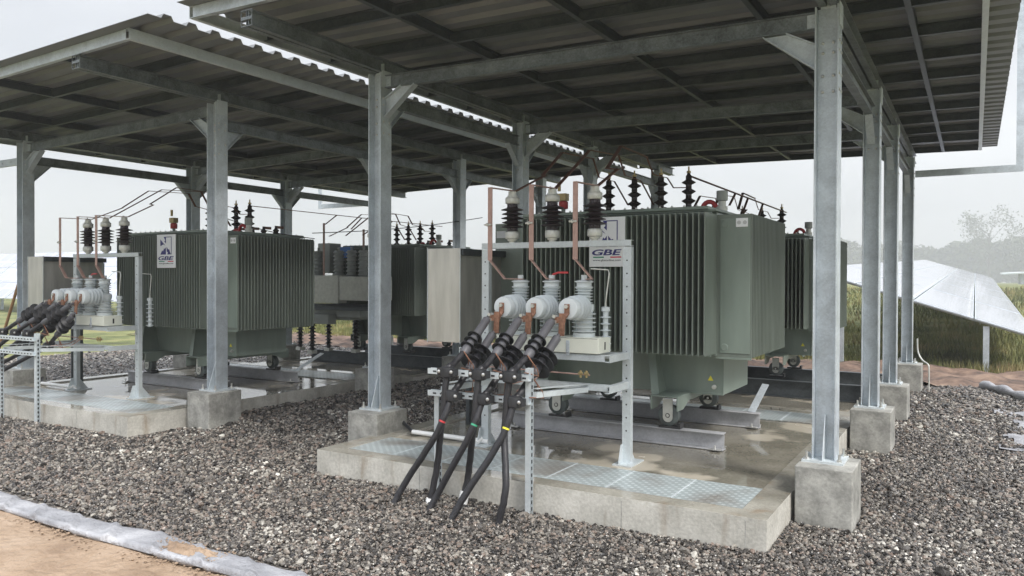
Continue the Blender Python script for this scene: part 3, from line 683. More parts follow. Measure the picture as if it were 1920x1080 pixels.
# front legs with slotted strut and cable rails
LX0, LX1, LY = -3.50, -2.70, 4.74
for x, zt in ((LX0, .80), (LX1, 1.03)):
    b = MB(); b.chan(F(x, LY, -.05), F(x, LY, zt), .045, .042, .003, .003, open_=(1, 0, 0), up=(0, 1, 0)); lg = b.build('front_leg', 'galv_bright', t)
    b = MB()
    for k in range(20):
        zz = .02 + k * .048
        if zz < zt - .03: b.box(x + .0212 - ox, x + .0222 - ox, LY - .008 - oy, LY + .008 - oy, zz - oz, zz + .026 - oz)
    attach(lg, b, 'dark')
    b = MB(); zz = .86 if x > -3 else .84
    b.bar(F(x + .03, LY + .02, zz - .02), F(x + .10 if x > -3 else x, FY - .32, .80), .04, .04); b.bar(F(x + .032, LY + .02, zz + .024), F(x + .102 if x > -3 else x, FY - .32, .844), .045, .004); b.build('side_strut', 'galv_bright', t)
for z in (.965, .80):
    b = MB(); b.chan(F(LX0 - .05, LY - .045, z), F(LX1 + .03, LY - .045, z), .042, .042, .003, .003, open_=(0, 0, 1), up=(0, 1, 0)); cr = b.build('cable_rail', 'galv_bright', t)
    b = MB()
    for k in range(13):
        xx = LX0 + .0 + k * .065
        b.box(xx - ox, xx + .03 - ox, LY - .0675 - oy, LY - .0663 - oy, z - .006 - oz, z + .006 - oz)
    attach(cr, b, 'dark')
b = MB(); b.tube([F(-3.5, 5.42, .93), F(-3.0, 5.42, .925), F(-2.55, 5.42, .92)], .006, 8); b.tube([F(-3.0, 5.41, .93), F(-3.05, 5.30, .86), F(-3.10, 5.1, .84)], .006, 8)
b.tube([F(-2.95, 5.41, .93), F(-3.0, 5.30, .84), F(-3.02, 5.1, .80)], .006, 8); eb = b.build('earth_bar', 'copper', t)
b = MB()
for xx in (-3.0, -2.95, -2.62, -2.57): b.cyl(F(xx, 5.40, .90), F(xx, 5.40, .955), .010, 6); b.cyl(F(xx - .015, 5.40, .93), F(xx + .015, 5.40, .93), .014, 6)
attach(eb, b, 'brass')

# circuit breaker
px = [-3.22, -2.93, -2.64]; PY = 5.50
t = thing('circuit_breaker', 'three white ribbed breaker poles on an ivory box in front of the nearest transformer', 'circuit breaker', (-2.93, PY, 1.085), 'outdoor circuit breakers')
reg(t, 'three pale ribbed breaker poles on an ivory box in front of the left transformer')
ox2, oy2, oz2 = t.location
G = lambda x, y, z: Vector((x - ox2, y - oy2, z - oz2))
b = MB(); b.box(-3.38 - ox2, -2.46 - ox2, -.12, .11, .005, .125); bb = b.build('operating_box', 'ivory', t, .006)
b = MB(); b.box(-2.4595 - ox2, -2.4585 - ox2, -.01, .01, .03, .09); b.box(-3.37 - ox2, -2.47 - ox2, -.1205, -.1195, .118, .121); b.build('indicator_window', 'dark', bb)
b = MB()
for xx in (-3.05, -2.72): b.box(xx - .015 - ox2, xx + .015 - ox2, -.128, -.121, -.02, .10); b.cyl(G(xx, PY - .128, 1.10), G(xx, PY - .14, 1.10), .012, 6)
attach(bb, b, 'galv')
for x in px:
    prof = [(.088, 0), (.088, .03)]; z = .035
    for k in range(5): prof += [(.068, z), (.096, z + .007), (.096, z + .012), (.068, z + .017)]; z += .034
    prof += [(.080, z + .005), (.080, z + .05)]; z += .055
    for k in range(5): prof += [(.050, z), (.072, z + .005), (.072, z + .009), (.050, z + .012)]; z += .024
    prof += [(.066, z), (.074, z + .008), (.074, z + .012), (.06, z + .016), (.06, z + .045), (.076, z + .05), (.076, z + .056), (.05, z + .066)]
    b = MB(); b.lathe(prof, G(x, PY, 1.21), (0, 0, 1), 28); p = b.build('pole', 'white_resin', t)
    zt = 1.21 + z + .066
    b = MB(); b.lathe([(.024, 0), (.024, .04)], G(x, PY, zt), (0, 0, 1), 14); b.build('pole_head', 'white_resin', p)
    prof = [(.060, 0), (.060, .06)]
    for k, zz in enumerate((.065, .105, .145, .185)): prof += [(.058, zz), (.100 - k * .002, zz + .010), (.100 - k * .002, zz + .015), (.060, zz + .020)]
    prof += [(.072, .22), (.082, .225), (.084, .265), (.078, .285), (.05, .290)]
    b = MB(); b.lathe(prof, G(x, PY, 1.44), (.0, -1, 0), 30); bs = b.build('side_bushing', 'white_resin', p)
    b = MB(); b.flat([G(x, PY - .297, 1.47), G(x, PY - .30, 1.40), G(x - .03, PY - .33, 1.34)], (.020, 0, 0), .010)
    b.flat([G(x - .02, PY - .335, 1.40), G(x - .025, PY - .34, 1.24)], (.024, 0, 0), .010)
    b.flat([G(x - .0, PY - .33, 1.36), G(x - .10, PY - .335, 1.35)], (0, 0, .024), .010); b.build('terminal_lug', 'copper_bright', bs)
    b = MB(); b.cyl(G(x, PY - .302, 1.455), G(x, PY - .318, 1.455), .016, 6)
    for dz in (.0, .04): b.cyl(G(x - .08, PY - .36, 1.34 + dz), G(x - .08, PY - .31, 1.34 + dz), .015, 6)
    attach(bs, b, 'zinc_bolt')
# current linking strips on top
CAPZ = 2.40
caps = [-3.47, -3.075, -2.68]
ordn = ['left', 'middle', 'right']
for k, x in enumerate(caps):
    # brown post insulators on the frame
    t = thing('post_insulator', '%s one of the three brown insulators on top of the nearest steel frame' % ordn[k], 'insulator', (x, FY, 1.98), 'brown post insulators on the steel frames')
    reg(t, '%s one of the three brown insulators on top of the left steel frame' % ordn[k])
    b = MB(); b.lathe([(.028, 0), (.028, .012), (.042, .016), (.044, .030), (.058, .034), (.062, .042), (.062, .088), (.056, .096), (.048, .098)], (0, 0, 0), (0, 0, 1), 28); b.build('bottom_cap', 'cap_metal', t)
    prof = [(.048, .098)]; z = .128
    for i in range(5): prof += [(.048, z), (.098 - .006 * (i % 2), z + .008), (.098 - .006 * (i % 2), z + .013), (.050, z + .027)]; z += .037
    prof += [(.046, z), (.046, .345)]
    b = MB(); b.lathe(prof, (0, 0, 0), (0, 0, 1), 28, False); b.build('ribbed_body', 'brown_porcelain', t)
    b = MB(); b.lathe([(.048, .338), (.058, .340), (.062, .347), (.062, .388), (.056, .396), (.044, .398), (.044, .412), (.036, .414), (.036, .445), (.02, .448)], (0, 0, 0), (0, 0, 1), 28)
    b.cyl((.030, 0, .35), (.066, 0, .35), .006, 6); b.cyl((-.02, 0, .445), (-.02, 0, .47), .008, 6); b.build('top_cap', 'cap_metal', t)
    # vertical busbar down to the breaker
    bxp = px[k]; zt = 2.435; ybar = FY - .36
    b = MB(); b.flat([(x, FY + .03, zt), (x, ybar - .005, zt - .012)], (.018, 0, 0), .007)
    b.flat([(x, ybar, zt - .012), (x, ybar, 1.82)], (.021, 0, 0), .007)
    b.flat([(x, ybar, 1.82), (x + .145, ybar, 1.665)], (0, .018, 0), .007)
    b.flat([(x + .145, ybar, 1.665), (bxp + .03, ybar + .06, 1.663)], (0, .018, 0), .007)
    o = b.build('copper_busbar', 'copper', None, org=(x, ybar, 1.66)); tag(o, 'pink copper bar dropping from the %s brown insulator onto the nearest breaker set' % ordn[k], 'busbar', 'vertical copper busbars')
    reg(o, 'pink copper bar dropping from the %s brown insulator onto the left breaker set' % ordn[k])
    b = MB(); b.cyl((x - .05, ybar - .008, 2.115), (x + .015, ybar - .008, 2.115), .008, 6); b.cyl((x - .03, ybar - .008, 2.115), (x - .015, ybar - .008, 2.115), .015, 6)
    attach(o, shift(b, (x, ybar, 1.66)), 'cap_metal')
    # rising busbar to the roof zone, across and down to the transformer bushing
    RIS = [[(-3.47, 5.83, 2.435), (-3.38, 6.20, 2.61), (-3.41, 6.22, 2.62), (-3.41, 6.60, 2.88)],
           [(-3.075, 5.83, 2.435), (-3.09, 6.2, 2.65), (-3.12, 6.60, 2.88)],
           [(-2.68, 5.83, 2.435), (-2.64, 6.15, 2.61), (-2.75, 6.18, 2.63), (-2.80, 6.60, 2.89)]][k]
    b = MB(); b.flat(RIS, (.018, 0, 0), .007); a_ = RIS[-1]
    o = b.build('rising_busbar', 'copper_dark', None, org=(x, FY, zt)); tag(o, 'dark copper bar rising from the %s brown insulator of the nearest frame' % ordn[k], 'busbar', 'dark rising busbars')
    reg(o, 'thin dark copper bar rising from the %s brown insulator of the left frame' % ordn[k])
    DRP = [[(-3.36, 7.20, 2.90), (-3.34, 7.30, 2.72), (-3.21, 7.40, 2.68), (-3.10, 7.50, 2.44)],
           [(-3.08, 7.20, 2.91), (-3.05, 7.30, 2.72), (-2.92, 7.40, 2.67), (-2.82, 7.50, 2.43)],
           [(-2.78, 7.20, 2.87), (-2.75, 7.30, 2.71), (-2.64, 7.40, 2.68), (-2.61, 7.50, 2.59), (-2.48, 7.55, 2.59)]][k]
    b = MB(); b.flat([a_, DRP[0]], (.016, 0, 0), .006); b.flat(DRP, (0, .017, 0), .007)
    o = b.build('drop_busbar', 'copper_dark', None, org=a_); tag(o, 'dark bent bar dropping onto the nearest transformer lid, %s of three' % ordn[k], 'busbar', 'dark bent drop bars above the lids')
    reg(o, 'dark bent bar dropping onto the front left lid, %s of three' % ordn[k])
# arresters beside the breaker
def arrester(x, y, z, label, lab2):
    t = thing('surge_arrester', label, 'surge arrester', (x, y, z), 'white surge arresters')
    prof = [(.030, 0)]; zz = .01
    for i in range(6): prof += [(.022, zz), (.046, zz + .006), (.046, zz + .010), (.022, zz + .016)]; zz += .052
    prof += [(.024, zz), (.034, zz + .004), (.034, zz + .035), (.02, zz + .04)]
    b = MB(); b.lathe(prof, (0, 0, 0), (0, 0, 1), 20); b.build('ribbed_body', 'white_resin', t)
    b = MB(); b.cyl((0, 0, zz + .04), (0, 0, zz + .07), .008, 8); b.tube([(0, 0, zz + .07), (.01, 0, zz + .16), (.03, -.0, zz + .30), (.02, 0, zz + .33), (-.12, -.02, zz + .34)], .006, 8); b.build('lead_wire', 'cap_metal', t)
    reg(t, lab2); return t
arrester(-2.50, 5.60, 1.085, 'slim white ribbed arrester right of the nearest breakers', 'slim white ribbed arrester right of the left breakers')
b = MB(); b.tube([(px[1] + .01, PY, 1.70), (px[1] + .07, PY - .02, 1.715), (px[1] + .16, PY - .02, 1.715)], .009, 8)
o = b.build('red_lead', 'red', None, org=(px[1], PY, 1.70)); tag(o, 'short red sleeve lead on the middle breaker pole of the nearest set', 'lead'); reg(o, 'short red sleeve lead on the middle breaker pole of the left set')

# cables: upper (vertical) and lower (slanting) one per phase
def curve(pts, n=14):
    out = []
    P_ = [Vector(p) for p in pts]; P_ = [P_[0] * 2 - P_[1]] + P_ + [P_[-1] * 2 - P_[-2]]
    for i in range(1, len(P_) - 2):
        for k in range(n):
            u = k / n; a, b_, c, d = P_[i - 1], P_[i], P_[i + 1], P_[i + 2]
            out.append(.5 * ((2 * b_) + (c - a) * u + (2 * a - 5 * b_ + 4 * c - d) * u * u + (3 * b_ - a - 3 * c + d) * u ** 3))
    out.append(P_[-2]); return out
clx = [-3.33, -3.05, -2.79]
gA = [(-3.44, 4.55), (-3.20, 4.62), (-2.76, 4.42)]
gB = [(-3.66, 4.38), (-3.34, 4.38), (-3.07, 4.28)]
tapes = ['red', 'green_tape', 'yellow']
bent = ['nearly upright', 'slanting']
for side in (0, 1):
  for k in range(3):
      for j in range(2):
          lx, ly, lz = px[k] - .10, PY - .36, 1.34
          if j == 1: lx, ly, lz = px[k] - .05, PY - .36, 1.22
          cz = .975 if j == 0 else .80
          cy = LY - .115 if j == 0 else LY - .105
          cxx = clx[k] if j == 0 else clx[k] + .0
          start = Vector((lx + side * S, ly, lz)); cl = Vector((cxx + (0.0 if j == 0 else .03), cy, cz))
          if j == 0:
              mid = start.lerp(cl, .52) + Vector((.0, .0, -.02)); path = [start, start.lerp(cl, .25), mid, start.lerp(cl, .86), cl, (cxx - .02, cy - .04, .62), (gA[k][0] + .03, gA[k][1] + .05, .25), (gA[k][0], gA[k][1], -.03)]
          else:
              mid = start.lerp(cl, .5) + Vector((.0, .0, 0)); path = [start, start.lerp(cl, .25), mid, start.lerp(cl, .86), cl, (cxx - .02, cy - .10, .55), (gB[k][0] + .07, gB[k][1] + .08, .16), (gB[k][0], gB[k][1], -.03)]
          if side:      # the left set sweeps away to the left instead of dropping
              dl = Vector((-.76, -.10, -.36)) if j == 0 else Vector((-.60, .03, -.40)); cl = start + dl; mid = start + dl * .55
              e2 = start + Vector((-1.35, -.32, -.82)); e3 = start + Vector((-1.75, -.55, -1.10 if j else -1.20)); e4 = Vector((start.x - 1.95, start.y - .75, -.03))
              path = [start, start.lerp(cl, .25), mid, start.lerp(cl, .86), cl, e2, e3, e4]
          pts = curve(path, 8); pts = [p + Vector((random.uniform(-.0025, .0025), random.uniform(-.0025, .0025), 0)) for p in pts]
          b = MB(); b.tube(pts, .0245, 14)
          q = 'nearest set' 
          o = b.build('power_cable', 'cable', None, org=tuple(start)); tag(o, ('%s black power cable from the %s breaker to the gravel before the nearest pad' % (bent[j], ordn[k])) if not side else ('%s black cable of the left set from the %s pole sweeping off the left edge' % (('upper', 'lower')[j], ordn[k])), 'power cable', 'black power cables')
          def cbuild(b, nm, mat):
              r_ = b.build(nm, mat, o, org=tuple(start)); r_.location = (0, 0, 0); return r_
          d = (mid - start).normalized(); ln = (mid - start).length
          b = MB(); b.lathe([(.016, -.05), (.016, 0), (.033, .003), (.033, ln * .95), (.037, ln), (.037, ln + .04), (.031, ln + .06)], start, d, 18); term = cbuild(b, 'termination', 'cable_grey')
          b = MB()
          if j == 0 and not side:
              for s_ in (.55, .72, .89): b.lathe([(.034, 0), (.062, .020), (.062, .027), (.034, .016)], start + d * ln * s_, d, 20, False)
          else:
              for s_ in ((.30, .50, .70) if side else (.50, .68, .88)): b.lathe([(.034, 0), (.076, .014), (.077, .019), (.035, .012)] if side else [(.034, 0), (.104, .030), (.105, .036), (.035, .016)], start + d * ln * s_, d, 24, False)
          attach(term, shift(b, tuple(start)), 'black_rubber')
          dd = (Vector(path[5]) - cl).normalized() * .3 + Vector((0, 0, -1)); dd.normalize()
          b = MB(); b.lathe([(.036, -.042), (.052, -.034), (.057, 0), (.052, .034), (.036, .042)], cl, dd, 18); 
          b.box(cl.x - .075, cl.x + .075, cl.y - .030, cl.y + .030, cl.z - .026, cl.z + .026)
          cp = cbuild(b, 'cable_clamp', 'black_rubber')
          b = MB()
          for s_ in (-.055, .055): b.lathe([(.013, 0), (.013, .008), (.006, .013)], (cl.x + s_, cl.y - .030, cl.z + .004), (0, -1, 0), 8)
          attach(cp, shift(b, tuple(start)), 'zinc_bolt')
          if j == 1 and not side:
              i0 = min(range(len(pts)), key=lambda i: abs(pts[i].z - .64) + (0 if i > 20 else 9)); b = MB(); b.cyl(pts[i0], pts[i0] + (pts[i0 + 1] - pts[i0]).normalized() * .013, .0254, 14); cbuild(b, 'marker_tape', tapes[k])
          if j == 0 and k < 2 and not side:
              b = MB(); i0 = min(range(len(pts)), key=lambda i: abs(pts[i].z - (.05 if k == 0 else .11)) + (0 if i > 20 else 9)); b.cyl(pts[i0], (gA[k][0], gA[k][1], -.02), .036, 16); cbuild(b, 'duct_sleeve', 'white_pvc')
          b = MB()
          e = start.lerp(cl, .62)
          for s_ in range(3): b.tube([e + Vector((.02, -.02, 0)), e + Vector((.05 + .02 * s_, .0, -.06 - .02 * s_)), e + Vector((.03 + .03 * s_, .02, -.15)), cl + Vector((.09, .05, .03))], .004, 6)
          attach(term, shift(b, tuple(start)), 'copper_bright')
# steel cabinet at the left end of the transformer
t = thing('cable_box', 'brushed steel cable box at the left end of the nearest transformer', 'cable box', (-4.28, 6.3, 0), 'brushed steel cable boxes')
reg(t, 'brushed steel cable box behind the breakers of the left set')
b = MB(); b.box(-.19, .19, -.42, -.41, 1.07, 1.95); b.box(-.19, .155, -.41, .42, 1.07, 1.95); b.build('box_body', 'cab', t, .003)
b = MB(); b.box(.155, .215, -.41, .43, 1.885, 1.945); b.build('top_lip', 'galv_dark', t)
b = MB(); b.box(.155, .165, .40, .43, 1.08, 1.88); b.box(-.192, -.186, -.425, -.42, 1.06, 1.96); b.box(.186, .192, -.425, -.42, 1.06, 1.96); b.build('door_edge', 'galv_bright', t)
b = MB(); b.box(-.10, -.06, .1, .16, .2, 1.07); b.box(.06, .10, .1, .16, .2, 1.07); b.build('support_leg', 'galv_dark', t)
# white pvc pipe and hose
b = MB(); b.tube([(-4.55, 5.76, .215), (-3.70, 5.76, .215)], .022, 12); b.tube([(-3.78, 5.76, .24), (-3.78, 5.68, .21)], .024, 10)
o = b.build('drain_pipe', 'white_pvc', None, org=(-4.1, 5.7, .2)); tag(o, 'white plastic pipe lying on the nearest pad behind the cables', 'pipe', 'white drain pipes'); reg(o, 'white plastic pipe lying on the left pad')
b = MB(); b.tube(curve([(-4.95, 6.02, .22), (-4.86, 5.95, .28), (-4.72, 5.85, .26), (-4.55, 5.76, .215)], 6), .017, 10)
o = b.build('black_hose', 'black_rubber', None, org=(-4.8, 5.9, .2)); tag(o, 'short black hose end beside the middle front footing', 'hose', 'black hoses'); reg(o, 'short black hose end beside the outer left footing')
# neutral busbar running back over the lid
b = MB(); b.flat([(-2.47, 7.55, 2.71), (-2.47, 12.2, 2.70)], (.016, 0, 0), .008)
for yy, h_ in ((9.3, .16), (9.9, .20), (10.7, .2)): b.flat([(-2.47, yy, 2.70), (-2.47, yy - .25, 2.70 - h_)], (.014, 0, 0), .007)
o = b.build('neutral_busbar', 'copper_dark', None, org=(-2.47, 7.55, 2.71)); tag(o, 'long dark bar running back over the lid of the nearest transformer', 'busbar', 'long dark neutral bars'); reg(o, 'long dark bar running back over the lid of the left transformer')
SETS_N = list(SETS)
a2 = arrester(-8.80, 5.90, 1.06, 'slim white ribbed arrester fixed right of the left steel frame post', ''); SETS.pop()
bpy.context.view_layer.update()
for o, lab in SETS:
    dy = 0
    if o.name.startswith('cable_box'): dy = -.34
    dup(o, S, dy, lab)
# bars over the rear transformers
import itertools
rear = [o for o, _ in SETS if o.name.startswith(('rising_busbar', 'drop_busbar'))]
for o in rear:
    k = 'rising' if 'rising' in o.name else ('drop' if 'drop' in o.name else 'neutral')
    pos = 'left' if 'left' in o['label'] else ('middle' if 'middle' in o['label'] else 'right')
    for dx, nm in ((0, 'back right'), (S, 'back left')):
        dup(o, dx, 4.34, {'rising': 'dark bar slanting up in front of the %s transformer, %s of three' % (nm, pos), 'drop': 'dark bent bar above the lid of the %s transformer, %s of three' % (nm, pos), 'neutral': 'long dark bar over the lid of the %s transformer' % nm}[k])

# ------------------------------------------------------------------ grey switch assembly before the rear left transformer
t = thing('insulated_switch_unit', 'grey switch unit with stubby ribbed posts on black insulators at the back left', 'switch unit', (-9.9, 10.1, .33))
b = MB(); b.box(-.75, -.28, -.1, .30, 1.02, 1.36); b.build('side_housing', 'grey_resin', t, .01)
b = MB(); b.box(-.30, .55, -.32, -.10, .92, 1.40); b.box(.55, 1.35, -.30, .15, .97, 1.38); b.build('front_housing', 'cap_metal', t, .01)
b = MB(); b.box(-.7, .62, -.1, .35, .62, .80); b.box(-.3, .3, -.3, -.1, .55, .72); b.box(.4, .95, -.2, .2, .68, .8); b.build('mechanism', 'grey_resin', t, .01)
b = MB(); b.box(-.8, 1.4, .0, .06, .82, .90); b.box(-.8, 1.4, -.30, -.24, .80, .86); b.build('support_bar', 'galv_dark', t)
for xx in (-.55, -.28, .22, .52, .80):
    b = MB(); b.lathe(shed_profile(.075, .10, 7, 0, .46), (xx, .05, 1.38), (0, 0, 1), 18); b.cyl((xx, .05, 1.84), (xx, .05, 1.9), .02, 8); b.build('ribbed_post', 'grey_resin', t)
for xx, yy, zz in ((-1.0, .3, .0), (-.42, .45, .0), (-.28, -.1, .0), (.25, .45, .0)):
    b = MB(); b.lathe(shed_profile(.035, .068, 9, .06, .60), (xx, yy, zz), (0, 0, 1), 16); b.build('support_insulator', 'black_rubber', t)
    b = MB(); b.box(xx - .06, xx + .06, yy - .06, yy + .06, zz + .0, zz + .06); b.build('insulator_foot', 'cap_metal', t)
b = MB(); b.box(-.02, .30, .30, .33, 1.72, 1.92); b.build('blue_plate', 'blue', t)
b = MB(); b.flat([(.02, -.12, 1.40), (.02, -.12, 2.32)], (.022, 0, 0), .01); b.flat([(.75, .1, 1.88), (.75, .1, 2.2)], (.022, 0, 0), .01); b.build('copper_riser', 'copper', t)
b = MB(); b.box(-.60, -.30, .35, .65, 1.45, 2.0); b.build('relay_box', 'grey_resin', t, .01)
# thin wires strung behind the left bay
wires = [((-8.8, 6.9, 2.52), (-8.1, 8.0, 2.24), 'short thin wire falling to the corner of the left transformer lid'),
         ((-8.15, 8.0, 2.32), (-7.2, 11.0, 2.72), 'long thin wire rising from the left transformer to the back')]
for a, c, lb in wires:
    a, c = Vector(a), Vector(c); b = MB(); pts = [a.lerp(c, u) + Vector((0, 0, -.05 * math.sin(math.pi * u))) for u in np.linspace(0, 1, 9)]
    b.tube(pts, .006, 6); o = b.build('overhead_wire', 'cable', None, org=tuple(a)); tag(o, lb, 'wire')
# wooden stake leaning at the left edge
b = MB(); b.tube([(-12.75, 6.05, .62), (-12.2, 6.05, 1.58)], .022, 8); b.tube([(-13.1, 6.05, 0), (-12.74, 6.05, .64)], .022, 8)
o = b.build('wooden_stake', 'wood', None, org=(-13.1, 6.05, 0)); tag(o, 'raw wooden stake leaning at the far left edge', 'stake')
# pale conduit on the last right footing
b = MB(); b.tube(curve([(-.75, 13.34, .78), (-.74, 13.34, .58), (-.68, 13.30, .46), (-.60, 13.24, .40), (-.585, 13.22, .30), (-.585, 13.22, -.05)], 6), .011, 8)
o = b.build('earth_conduit', 'cap_metal', None, org=(-.6, 13.2, 0)); tag(o, 'thin pale conduit bending over the last right footing', 'conduit')

# ------------------------------------------------------------------ terrain
def smooth(a, b_, x): u = np.clip((x - a) / (b_ - a), 0, 1); return u * u * (3 - 2 * u)
def gh(x, y):
    """height of the gravel / yard"""
    h = .09 * smooth(5.0, 6.5, y) * smooth(-4.9, -5.2, x) * smooth(-7.7, -7.3, x)
    h = h + .012 * np.sin(x * 2.1 + y * 1.3) * np.cos(y * 1.7 - x * .6)
    return h
def fieldh(x, y):
    return .028 * np.clip(y - 17, 0, 50) * smooth(17, 22, y) * 1.0 + .03 * np.sin(x * .35) * np.cos(y * .3)
def grid(name, xs, ys, hf, mat):
    X, Y = np.meshgrid(xs, ys); Z = hf(X, Y); vs = np.stack([X, Y, Z], -1).reshape(-1, 3); nx = len(xs)
    i = np.arange((len(ys) - 1) * (nx - 1)); r_, c_ = i // (nx - 1), i % (nx - 1); a = r_ * nx + c_
    fs = np.stack([a, a + 1, a + nx + 1, a + nx], -1)
    me = bpy.data.meshes.new(name); me.from_pydata(vs.tolist(), [], fs.tolist()); me.polygons.foreach_set('use_smooth', [True] * len(fs)); me.materials.append(mat)
    o = bpy.data.objects.new(name, me); COL.objects.link(o); return o
# materials
def ramp_noise_mat(name, stops, scale, detail=8, rough=.9, bump=.3, bscale=20, extra=None):
    m, t, N, L, b = newmat(name); tc = N.new('ShaderNodeTexCoord')
    n1 = N.new('ShaderNodeTexNoise'); n1.inputs['Scale'].default_value = scale; n1.inputs['Detail'].default_value = detail; n1.inputs['Roughness'].default_value = .65
    L.new(tc.outputs['Object'], n1.inputs['Vector'])
    rp = N.new('ShaderNodeValToRGB'); el = rp.color_ramp.elements
    el[0].position, el[0].color = stops[0][0], stops[0][1] + (1,); el[1].position, el[1].color = stops[-1][0], stops[-1][1] + (1,)
    for p_, c_ in stops[1:-1]: e = el.new(p_); e.color = c_ + (1,)
    L.new(n1.outputs['Fac'], rp.inputs['Fac']); L.new(rp.outputs['Color'], b.inputs['Base Color'])
    b.inputs['Roughness'].default_value = rough
    n2 = N.new('ShaderNodeTexNoise'); n2.inputs['Scale'].default_value = bscale; n2.inputs['Detail'].default_value = 6; L.new(tc.outputs['Object'], n2.inputs['Vector'])
    bp = N.new('ShaderNodeBump'); bp.inputs['Strength'].default_value = bump; bp.inputs['Distance'].default_value = .03
    L.new(n2.outputs['Fac'], bp.inputs['Height']); L.new(bp.outputs['Normal'], b.inputs['Normal'])
    return m
M['field'] = ramp_noise_mat('grass_field', [(.30, (.05, .055, .02)), (.45, (.10, .12, .035)), (.58, (.19, .19, .07)), (.72, (.20, .15, .07))], .8, 9, .95, .8, 30)
M['dirt'] = ramp_noise_mat('reddish_dirt', [(.36, (.030, .022, .018)), (.5, (.14, .09, .065)), (.68, (.27, .185, .13))], 1.6, 9, .9, .9, 9)
M['sand'] = ramp_noise_mat('wet_sand', [(.30, (.22, .150, .098)), (.48, (.31, .222, .150)), (.7, (.38, .285, .205))], 2.6, 10, .6, .9, 16)
M['fabric'] = ramp_noise_mat('geotextile', [(.30, (.19, .195, .21)), (.5, (.30, .305, .325)), (.68, (.46, .465, .485))], 3.2, 9, .6, .5, 45)
# gravel ground
m, t, NN, LL, b = newmat('gravel_bed'); M['gravel'] = m
tc = NN.new('ShaderNodeTexCoord'); vo = NN.new('ShaderNodeTexVoronoi'); vo.inputs['Scale'].default_value = 48; LL.new(tc.outputs['Object'], vo.inputs['Vector'])
sp = NN.new('ShaderNodeSeparateColor'); LL.new(vo.outputs['Color'], sp.inputs['Color'])
GSTOPS = [(0, (.014, .013, .013)), (.24, (.046, .042, .038)), (.45, (.100, .090, .080)), (.62, (.180, .166, .146)), (.72, (.175, .13, .105)), (.86, (.27, .25, .215)), (.95, (.36, .34, .30)), (1.0, (.60, .58, .52))]
def gramp(N):
    rp = N.new('ShaderNodeValToRGB'); rp.color_ramp.interpolation = 'LINEAR'; el = rp.color_ramp.elements
    el[0].position, el[0].color = 0, GSTOPS[0][1] + (1,); el[1].position, el[1].color = 1, GSTOPS[-1][1] + (1,)
    for p_, c_ in GSTOPS[1:-1]: e = el.new(p_); e.color = c_ + (1,)
    return rp
rp = gramp(NN); LL.new(sp.outputs['Red'], rp.inputs['Fac'])
mm = NN.new('ShaderNodeMixRGB'); mm.blend_type = 'MULTIPLY'; mm.inputs['Fac'].default_value = .25; LL.new(rp.outputs['Color'], mm.inputs[1]); mm.inputs[2].default_value = (.6, .6, .6, 1)
LL.new(mm.outputs['Color'], b.inputs['Base Color']); b.inputs['Roughness'].default_value = .6
bp = NN.new('ShaderNodeBump'); bp.inputs['Strength'].default_value = 1.0; bp.inputs['Distance'].default_value = .02; bp.invert = True; LL.new(vo.outputs['Distance'], bp.inputs['Height']); LL.new(bp.outputs['Normal'], b.inputs['Normal'])
m, t, NN, LL, b = newmat('pebble'); M['pebble'] = m
at = NN.new('ShaderNodeAttribute'); at.attribute_type = 'INSTANCER'; at.attribute_name = 'tone'
rp = gramp(NN); LL.new(at.outputs['Fac'], rp.inputs['Fac'])
tc = NN.new('ShaderNodeTexCoord'); nz = NN.new('ShaderNodeTexNoise'); nz.inputs['Scale'].default_value = 1.8; nz.inputs['Detail'].default_value = 4; LL.new(tc.outputs['Object'], nz.inputs['Vector'])
mm = NN.new('ShaderNodeMixRGB'); mm.blend_type = 'OVERLAY'; mm.inputs['Fac'].default_value = .3; LL.new(rp.outputs['Color'], mm.inputs[1]); LL.new(nz.outputs['Fac'], mm.inputs[2])
LL.new(mm.outputs['Color'], b.inputs['Base Color']); b.inputs['Roughness'].default_value = .27

field = struct(grid('ground', np.concatenate([[-700, -400, -200, -100], np.linspace(-60, 60, 121), [100, 200, 400, 700]]), np.concatenate([[-60, -20], np.linspace(-5, 75, 81), [110, 200, 400, 700]]), lambda x, y: fieldh(x, y) - .06, M['field']))
yard = struct(grid('gravel_ground', np.linspace(-17, 1.6, 120), np.linspace(1.0, 14.6, 100), lambda x, y: gh(x, y) - .012, M['gravel']))
# dirt strips beyond the gravel
def strip(name, poly, z, mat):
    pass
def patch(name, xs, y0f, y1f, n, hf, mat):
    vs = []; fs = []
    for i, x in enumerate(xs):
        for j in range(n + 1):
            y = y0f(x) + (y1f(x) - y0f(x)) * j / n; vs.append((x, y, float(hf(x, y))))
    for i in range(len(xs) - 1):
        for j in range(n): a = i * (n + 1) + j; fs.append((a, a + n + 1, a + n + 2, a + 1))
    b = MB(); b.add(vs, fs, True); return b.build(name, mat)
rs = np.random.RandomState(3)
wob = lambda x: .18 * math.sin(x * 1.7) + .1 * math.sin(x * 4.1 + 1)
bumpy = lambda x, y: .02 + .05 * math.sin(x * 3.3 + y * 1.9) * math.cos(y * 4.7 - x) + .03 * math.sin(x * 9 + 2 * y)
struct(patch('dirt_track', np.linspace(-22, 6, 160), lambda x: 13.95 + wob(x) * .6 - max(0, x) * 1.4, lambda x: 16.9 + wob(x + 3), 14, bumpy, 'dirt'))
